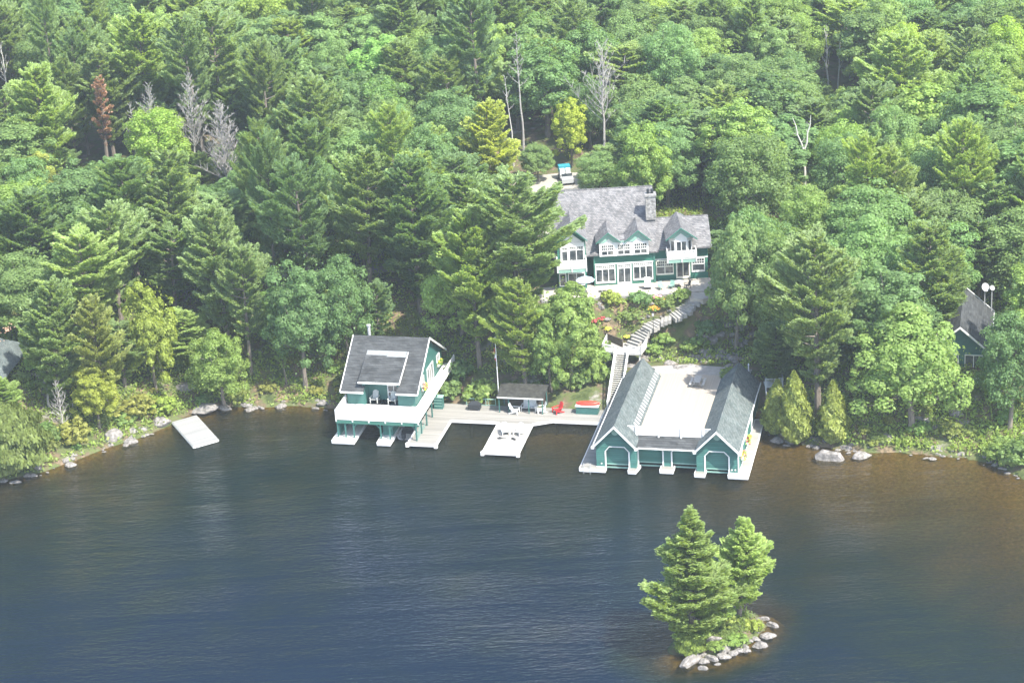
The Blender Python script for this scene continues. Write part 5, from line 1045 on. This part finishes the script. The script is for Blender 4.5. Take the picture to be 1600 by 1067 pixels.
bare(937, 75, 18, 'tall bare grey tree with wide crooked limbs behind the cottage', PALEBARK, seed=5, nb=40, spread=.44, r0=.24, fine=7, first=.35, up=1.1)
bare(808, 55, 18, 'slender pale twin-stemmed trunk rising from the dark gap', PALEBARK, seed=6, nb=20, spread=.2, r0=.2, first=.55)
bare(795, 120, 14, 'thin pale trunk just left of the slender twin-stemmed one', BIRCH, seed=7, nb=10, spread=.16, r0=.14, first=.6)
pf = topat(1256, 178, 15); r_ = tag(empty('dead_tree', pf+Vector((0, 0, 3.5))), 'forked chalk white snag in the right of the forest', 'tree'); placed.append((pf.x, pf.y, 2.2)); DEADP.append((1256, 172, 15, pf.y))
r_.scale = (.72, .72, .72); MB().tube([(0, 0, -6), (.15, 0, 4), (0, .1, 8.5)], [.34, .26, .22], 7).build('trunk', BIRCH, r_)
for P_ in ([(0, .1, 8.3), (-.5, .1, 10), (-1.2, .2, 11.6), (-1.5, .2, 13.4), (-2.1, .3, 15)], [(0, .1, 8.4), (.6, .1, 10), (.7, .2, 11.8), (1.2, .2, 13.3), (1.3, .1, 15.3)]):
    q = MB().tube(P_, [.2, .17, .14, .11, .05], 6)
    for k in range(5):
        a_ = Vector(P_[1+k % 3]); q.tube([a_, a_+Vector((rngp.uniform(-.9, .9), rngp.uniform(-.6, .6), rngp.uniform(.3, 1.0)))], [.05, .02], 4)
    q.build('limb', BIRCH, r_)
bare(1294, 42, 10, 'bleached white snag near the top right forest', BIRCH, seed=9, nb=12, spread=.30, r0=.18, fine=3, first=.3, up=2)
bare(1309, 60, 9, 'bent bleached snag just right of its white neighbour', BIRCH, seed=10, nb=9, spread=.26, r0=.15, fine=2, first=.4, up=2)
bare(1, 60, 13, 'pale forked dead trunk at the extreme left edge', BIRCH, seed=12, nb=10, spread=.3, r0=.2, fine=2)
bare(66, 535, 0, 'dead grey spar with stubby limbs beside the left cottage', PALEBARK, seed=13, nb=16, spread=.2, r0=.18, base=(78, 640), up=.2)
bare(100, 595, 0, 'small tangled dead grey tree above the shoreline rocks at left', PALEBARK, seed=14, nb=24, spread=.4, r0=.12, base=(100, 668), fine=4, first=.1)
RUST = mk_pine(41, 16, 1.8, mt=DEADN, sparse=.6, dense=.45, low=.35, peak=.5)
pr0 = topat(150, 122, 16); tree(RUST, pr0, 1, 1, (1, 1, 1), 'dying pine with rust red needles in the upper left forest', 'tree', None, 'pine_tree'); placed.append((pr0.x, pr0.y, 2.2)); DEADP.append((150, 122, 16, pr0.y))

# ---- the island: two pines, a cedar, low bushes
hand(IPN, 0, 1062, 800, 0, 4.5, (1.15, 1.1, 1.0), 'larger bushy pine with a ragged peak on the small rocky island', 'pine_tree', base=(1082, 1008))
hand(IPN, 1, 1170, 806, 0, 3.1, (1.3, 1.25, 1.0), 'leaning smaller pine with fanned boughs on the right of the island', 'pine_tree', base=(1155, 962), rz=0)
hand(IPN, 2, 1102, 885, 0, 2.4, (1.15, 1.15, 1.0), 'lower pine filling the gap between the two island pines', 'pine_tree', base=(1118, 985))
hand(CED_, 2, 1078, 982, 0, 1.3, (1.1, 1.15, .9), 'small round cedar at the waterline on the left of the island', 'cedar_tree', base=(1078, 1020))
bush(1150, 1000, 1.6, .8, (1.15, 1.15, .9), 'grassy green bush spreading over the middle of the island', 0)
bush(1132, 975, 1.4, 1.5, 'lt', 'low bush between the island pines', 2)
bush(1176, 984, 1.2, 1.2, 'yl', 'lime green bush at the right end of the island', 1)
bush(1120, 1010, 1.2, .7, 'br', 'low green tuft behind the pale island boulder', 0)

# ---- rocks
def rock_mesh(seed, flat=.7):
    import bmesh
    rg = random.Random(seed); bm = bmesh.new(); bmesh.ops.create_icosphere(bm, subdivisions=3, radius=1); pl = [(Vector((rg.uniform(-1, 1), rg.uniform(-1, 1), rg.uniform(-.3, 1))).normalized(), rg.uniform(.55, .85)) for _ in range(9)]
    for v_ in bm.verts:
        p = v_.co.copy()
        for n_, d_ in pl:
            e = p.dot(n_)-d_
            if e > 0: p -= n_*e*.92
        p += p.normalized()*noise.noise(p*2.3+Vector((seed, 0, 0)))*.10; p.z *= flat; v_.co = p
    me = bpy.data.meshes.new('rock'); bm.to_mesh(me); bm.free(); me.materials.append(ROCK); return me
RK = [rock_mesh(i, .55+.08*(i % 4)) for i in range(8)]
def rock(px, py, w_, label, group=None, k=None, asp=.7, hz=.7, z=None, rz=None, name='rock', d3=None):
    p = (drop(px, py) if z is None else at(px, py, z)) if d3 is None else d3
    o = link(name, RK[rngp.randrange(8) if k is None else k], None, (p.x, p.y, max(p.z, -.1)+.02), rngp.uniform(-.5, .5) if rz is None else rz, (w_/2, w_/2*asp, w_/2*hz)); tag(o, label, 'rock', group); return o
rock(1298, 715, 3.8, 'largest smooth grey boulder lying in the shallows off the right shore', None, 2, .8, .9, 0, .15, 'boulder')
rock(1347, 713, 2.6, 'pointed pale boulder in the water right of the largest one', None, 5, .6, .9, 0, .4, 'boulder')
rock(173, 682, 3.0, 'big pale rounded boulder on the left shore', None, 1, .8, 1.1, None, .3, 'boulder')
rock(252, 658, 2.6, 'white granite slab beside the shore end of the swim float', None, 3, .8, .7, None, .6, 'boulder')
rock(290, 604, 2.6, 'sunlit pale rock under the trees above the swim float', None, 4, .8, .9, None, .1, 'boulder')
rock(320, 636, 3.8, 'grey bedrock ledge sloping into the water right of the swim float', None, 6, .7, .5, None, .5, 'boulder')
rock(1118, 1000, 2.0, 'rust-topped white boulder on the island', None, 2, .7, .9, None, .2, 'boulder')
rock(1128, 1011, 1.7, 'pale rounded boulder just below the rust-topped one on the island', None, 1, .9, 1.0, None, .2, 'boulder')
rock(1078, 1036, 3.4, 'long wedge of grey rock at the lower left tip of the island', None, 7, .45, .6, -.02, .75, 'boulder')
rs0 = random.Random(3)
for i, (x, y, s_) in enumerate([(1113, 1017, 1.1), (1113, 1028, 1.5), (1131, 1025, 1.7), (1143, 1020, 1.2), (1153, 1017, 1.1), (1151, 1009, 1.0), (1163, 1008, 1.2), (1166, 1016, .8), (1172, 1001, .9), (1181, 998, 1.3), (1188, 1007, 1.2), (1192, 993, .8), (1201, 993, 1.3), (1195, 966, 1.2), (1208, 976, 1.3), (1186, 966, .7), (1100, 1022, .9), (1100, 1033, .9), (1099, 1043, 1.1), (1121, 1037, .6), (1166, 1010, .7), (1184, 988, .6)]):
    rock(x, y, s_*rs0.uniform(.6, 1.45), 'grey boulder on the stony rim of the island', 'rocks rimming the island', z=.1)
rs = random.Random(5)
def shore_rocks(x0, x1, n, smin, smax, label, group, inland=1.4):
    n = int(n*1.5)
    for i in range(n):
        t = rs.random(); px = x0+(x1-x0)*t; P = [(a, b) for a, b in SHPX]+[(1195, 683), (1215, 688), (1245, 692), (1290, 698), (1340, 706), (1400, 706), (1450, 710), (1500, 714), (1545, 722), (1575, 735), (1610, 752)]
        py = np.interp(px, [q[0] for q in P], [q[1] for q in P]); p = at(px, py, .1); p.y += rs.uniform(-.9, inland); p.z = max(-.05, min(.8, gz(p.x, p.y)-.15)); w_ = smin*.7+(smax*1.25-smin)*rs.random()**2.6
        if math.sin(px*.13)+rs.uniform(-.6, .6) < -.75: continue
        rock(0, 0, w_, label, group, d3=p, asp=rs.uniform(.55, .95), hz=rs.uniform(.5, .9))
shore_rocks(0, 160, 22, .5, 1.5, 'dark wet rock along the waterline at the far left', 'waterline rocks at the far left')
shore_rocks(160, 262, 16, .5, 1.9, 'grey rock along the shore between big boulder and swim float', 'rocks left of the swim float', 1.8)
shore_rocks(300, 530, 30, .6, 2.2, 'sunlit granite block on the bank left of the balconied boathouse', 'granite blocks on the left bank', 3.2)
shore_rocks(1200, 1280, 16, .5, 2.0, 'shore rock under the columnar cedars', 'rocks under the cedars')
shore_rocks(1285, 1420, 16, .5, 2.2, 'shaded rock on the bank under the large round maple', 'rocks under the large maple', 3.5)
shore_rocks(1420, 1600, 24, .5, 1.5, 'small rock along the waterline at the far right', 'waterline rocks at the far right')
def scatter_rocks(x0, x1, y0, y1, n, a, b, label, group):
    for i in range(n):
        p = drop(rs.uniform(x0, x1), rs.uniform(y0, y1)); w_ = rs.uniform(a, b); p.z -= w_*.06; rock(0, 0, w_, label, group, d3=p, asp=rs.uniform(.6, 1), hz=rs.uniform(.5, 1))
scatter_rocks(985, 1150, 548, 578, 34, .8, 2.0, 'lichened rock on the bank behind the roof deck', 'rocks behind the roof deck')
scatter_rocks(1440, 1510, 610, 690, 24, .7, 2.4, 'pale rock tumbling down the slope below the right cottage', 'rocks below the right cottage')
scatter_rocks(1090, 1200, 500, 570, 26, .7, 2.2, 'shaded rock on the slope right of the stone steps', 'rocks right of the stone steps')
scatter_rocks(900, 1060, 466, 500, 16, .4, 1.1, 'small stone among the garden plants', 'stones in the garden')

# ---- the forest, every tree its own object
PROT = [(880, 288, 1108, 462, 17), (520, 520, 716, 700, -9), (910, 562, 1232, 745, -12), (880, 440, 1092, 600, 8), (640, 612, 950, 712, -4), (832, 258, 902, 300, 70), (768, 528, 784, 640, -2), (1490, 445, 1560, 560, 6), (0, 500, 36, 610, 9), (262, 640, 350, 700, -2), (1440, 600, 1520, 700, -5), (1185, 575, 1340, 700, -8), (380, 596, 540, 650, -3), (1028, 322, 1100, 352, 38), (90, 640, 290, 720, -6)]
GAPS = [(735, 150, 700, 232), (850, 175, 910, 245)]
def blocked(p, h, r):
    if 1 < p.x < 27 and 10 < p.y < 37: return True
    a, b = loc(p.x, p.y)
    if -33 < a < -17.5 and b < 25 or -20 < a < 21.5 and b < 20.5 or 0 < a < 18 and b < 26: return True
    if -1.5 < p.x < 14.5 and 35 < p.y < 66: return True
    t = proj(p+Vector((0, 0, h))); q = proj(p); k = FPX/t[2]; x0, x1, y0, y1 = min(t[0], q[0])-r*k*.9, max(t[0], q[0])+r*k*.9, t[1]+h*k*.05, q[1]-h*k*.15
    for a0, b0, a1, b1, Y in PROT:
        if p.y < Y+3 and x0 < a1 and x1 > a0 and y0 < b1 and y1 > b0: return True
    # the shadowed clearing behind the cottage
    if 710 < t[0] < 905 and 165 < t[1] < 215 and p.y > 60: return True
    return False
for px, py, h, Y in DEADP:
    if h > 9 and py < 300: PROT.append((px-16, py, px+16, py+h*6.2, Y-1))
rf = random.Random(77); cell = {}
def near(x, y, r):
    i, j = int(x//6), int(y//6)
    for a in range(i-2, i+3):
        for b in range(j-2, j+3):
            for X, Y, R2 in cell.get((a, b), ()):
                if math.hypot(X-x, Y-y) < (r+R2)*.60: return True
    return False
def put(x, y, r): cell.setdefault((int(x//6), int(y//6)), []).append((x, y, r))
for x, y, r in placed: put(x, y, r*.92)
cand = []
for k in range(9000):
    Y = -14+(rf.random()**1.15)*205; half = (Y+250)*.245+8; X = rf.uniform(-half, half); cand.append((X, Y))
counts = {'b': 0, 'p': 0}; forest = []
REG = [('at the far left edge of the forest', 130), ('in the upper left forest', 520), ('in the upper middle forest', 1000), ('in the upper right forest', 1470), ('at the far right edge of the forest', 9999)]
MID = [('on the lower slope at the far left', 230), ('on the lower slope behind the balconied boathouse', 700), ('on the slope around the cottage', 1120), ('on the lower slope right of the cottage', 1400), ('on the lower slope at the far right', 9999)]
for X, Y in cand:
    p = Vector((X, Y, 0)); d_ = float(sdist(np.array([X]), np.array([Y]))[0])
    if d_ < 3.5: continue
    piney = .27+.5*math.sin(X*.06+1.1)*math.cos(Y*.05+.4)-(.62 if X > 5 and Y > 30 else 0)
    isp = rf.random() < piney*.8; young = d_ < 9
    r = rf.uniform(3.4, 5.4)*(.7 if young else 1)*(.85 if isp else 1); 
    if near(X, Y, r): continue
    kind = rf.choice(PIN if isp else BRO); h = kind[2]*(rf.uniform(.75, 1.1) if isp else rf.uniform(.78, 1.1))*(.62 if young else 1)
    p.z = gz(X, Y)-.1; t = proj(p+Vector((0, 0, h)))
    if t[1] > 1067 or t[1] < -330 or t[0] < -140 or t[0] > 1740: continue
    q = proj(p)
    if q[1] < -95: continue
    if blocked(p, h, r):
        h *= .42; r *= .55
        if blocked(p, h, r) or near(X, Y, r): continue
    if counts['p' if isp else 'b'] >= 290: isp = not isp; kind = rf.choice(PIN if isp else BRO)
    if counts['p' if isp else 'b'] >= 290: continue
    counts['p' if isp else 'b'] += 1; put(X, Y, r)
    mid = t[1] > 250; nm = next(n_ for n_, lim in (MID if mid else REG) if t[0] < lim)
    if isp: tone, c = rf.choice((('mid green', (1, 1, 1)), ('mid green', (.9, .95, .95)), ('pale', (1.25, 1.2, 1.0)), ('dark', (.78, .86, .9))))
    else: tone, c = rf.choice((('mid green', (1, 1, 1)), ('mid green', (1.05, 1.1, 1.1)), ('dark', (.8, .88, .92)), ('pale', (1.3, 1.26, 1.05)), ('pale', (1.45, 1.38, 1.1)), ('blue green', (.92, 1.02, 1.1)), ('yellow green', (1.6, 1.45, .9)) if rf.random() < .6 else ('mid green', (.95, 1.05, 1))))
    j = rf.uniform(.9, 1.1); c = tuple(q_*j for q_ in c)
    lab = f"{tone} {'pine with tiered boughs' if isp else 'broadleaf tree with a rounded crown'} {nm}"
    tree(kind, p, h/kind[2], r/kind[3]*1.12, c, lab, 'tree', f"{tone} {'pines' if isp else 'broadleaf trees'} {nm}", 'pine_tree' if isp else 'broadleaf_tree')
print('TREES', counts, NTREE[0])
# undergrowth: one object nobody could count
rng = np.random.default_rng(8); n = 52000
X = rng.uniform(-85, 85, n*2); Y = -22+rng.uniform(0, 1, n*2)**1.5*75; dd = sdist(X, Y); A_, B_ = X-OX, Y-OY; LU = A_*u[0]+B_*u[1]; LV = A_*v[0]+B_*v[1]
clump = nz(X, Y, .45, 5)+.5*nz(X, Y, 1.3, 7)
ok = (dd > .25) & (clump > -.7) & ~((X > 2.5) & (X < 27) & (Y > 12) & (Y < 36)) & ~((LU > -33) & (LU < 19.5) & (LV < 21.2)) & ~((LU > 1.2) & (LU < 18) & (LV < 25.0) & (LV > 20)) & ~((X > -1) & (X < 14.5) & (Y > 35) & (Y < 68)) & ~((LU > -31) & (LU < -20) & (LV < 24)) & ~((LU > -1.8) & (LU < 4) & (LV > 20) & (LV < 27))
for i in range(len(path)-1):
    a, b = path[i], path[i+1]; ab = (b-a); L2 = ab.x**2+ab.y**2; t = np.clip(((X-a.x)*ab.x+(Y-a.y)*ab.y)/L2, 0, 1); ok &= np.hypot(X-a.x-t*ab.x, Y-a.y-t*ab.y) > 1.2
X, Y = X[ok][:n], Y[ok][:n]; Z = ground(X, Y); P = np.repeat(np.stack([X, Y, Z], 1), 3, 0); m_ = len(P); P = P+rng.normal(size=(m_, 3))*np.array([.28, .28, .18])+np.array([0, 0, .25])
s = rng.uniform(.16, .46, m_); o = link('undergrowth', leafmesh('undergrowth', cards(P, rnd(rng, m_), np.tile([0, 0, 1.], (m_, 1))+rnd(rng, m_)*.8, s, s*.6, rng), LEAF)); o.color = (1.35, 1.25, .95, 1)
tag(o, 'low ferns, grass and ground cover over the wooded slope and bank', 'ground cover', kind='stuff')
n = 1800; a = rng.uniform(0, 6.28, n); q = np.sqrt(rng.uniform(0, 1, n)); p_ = q*np.cos(a)*4.2; w__ = q*np.sin(a)*2.7; X = ISL.x+p_*.8-w__*.6; Y = ISL.y+p_*.6+w__*.8; Z = ground(X, Y); P = np.repeat(np.stack([X, Y, Z], 1), 3, 0); m_ = len(P); P = P+rng.normal(size=(m_, 3))*np.array([.2, .2, .10])+np.array([0, 0, .15])
s = rng.uniform(.12, .32, m_); o = link('grass', leafmesh('grass', cards(P, rnd(rng, m_), np.tile([0, 0, 1.], (m_, 1))+rnd(rng, m_)*.8, s, s*.4, rng), LEAF)); o.color = (.95, .88, .8, 1)
tag(o, 'grass and low herbs covering the rocky island', 'grass', kind='stuff')

# the air over the lake
b = MB(); b.box(-405, 405, -305, 425, -13, 125)
hz = b.build('haze', None); hz.data.materials.clear(); hm = bpy.data.materials.new('haze'); hm.use_nodes = True; hn = hm.node_tree.nodes; hn.clear()
ho_ = hn.new('ShaderNodeOutputMaterial'); pv = hn.new('ShaderNodeVolumePrincipled'); pv.inputs['Color'].default_value = (.86, .95, 1, 1); pv.inputs['Density'].default_value = .00021; pv.inputs['Anisotropy'].default_value = .2
hm.node_tree.links.new(pv.outputs[0], ho_.inputs['Volume']); hz.data.materials.append(hm); tag(hz, kind='stuff')
hz['label'] = 'thin summer haze hanging over the whole lake shore'

# low shrubs of the bank and slope, each its own plant
nb_ = 0
for i in range(900):
    if nb_ >= 170: break
    X, Y = rf.uniform(-75, 72), rf.uniform(-26, 24); d_ = float(sdist(np.array([X]), np.array([Y]))[0])
    if not (.5 < d_ < (5 if i % 3 else 26)): continue
    a, b = loc(X, Y)
    if -32.5 < a < -17.5 and b < 24 or -20 < a < 21 and b < 18.5 or .5 < a < 18.5 and b < 25.5 or -1.8 < a < 4 and b < 28 or 2 < X < 27 and Y > 9: continue
    if min(math.hypot(X-q.x, Y-q.y) for q in path) < 2.2: continue
    z = gz(X, Y); q = proj((X, Y, z+.5))
    if not (-20 < q[0] < 1620 and q[1] < 760): continue
    if 268 < q[0] < 345 and q[1] > 648: continue
    r = rf.uniform(.6, 1.7); k = rf.choice((0, 1, 1, 2)); nb_ += 1; side_ = 'left bank' if q[0] < 530 else 'slope between the boathouses' if q[0] < 1200 else 'right bank'
    r_ = tag(empty('bush', (X, Y, z-.1), rf.uniform(0, 6)), f'low green shrub growing on the {side_}', 'shrub', f'low shrubs on the {side_}'); r_.scale = (r/2, r/2, r*rf.uniform(.3, .5))
    o = link('foliage', BUSH[k][0], r_); c = rf.uniform(.85, 1.3); o.color = (c*rf.uniform(.9, 1.3), c, c*.9, 1); link('stems', BUSH[k][1], r_)
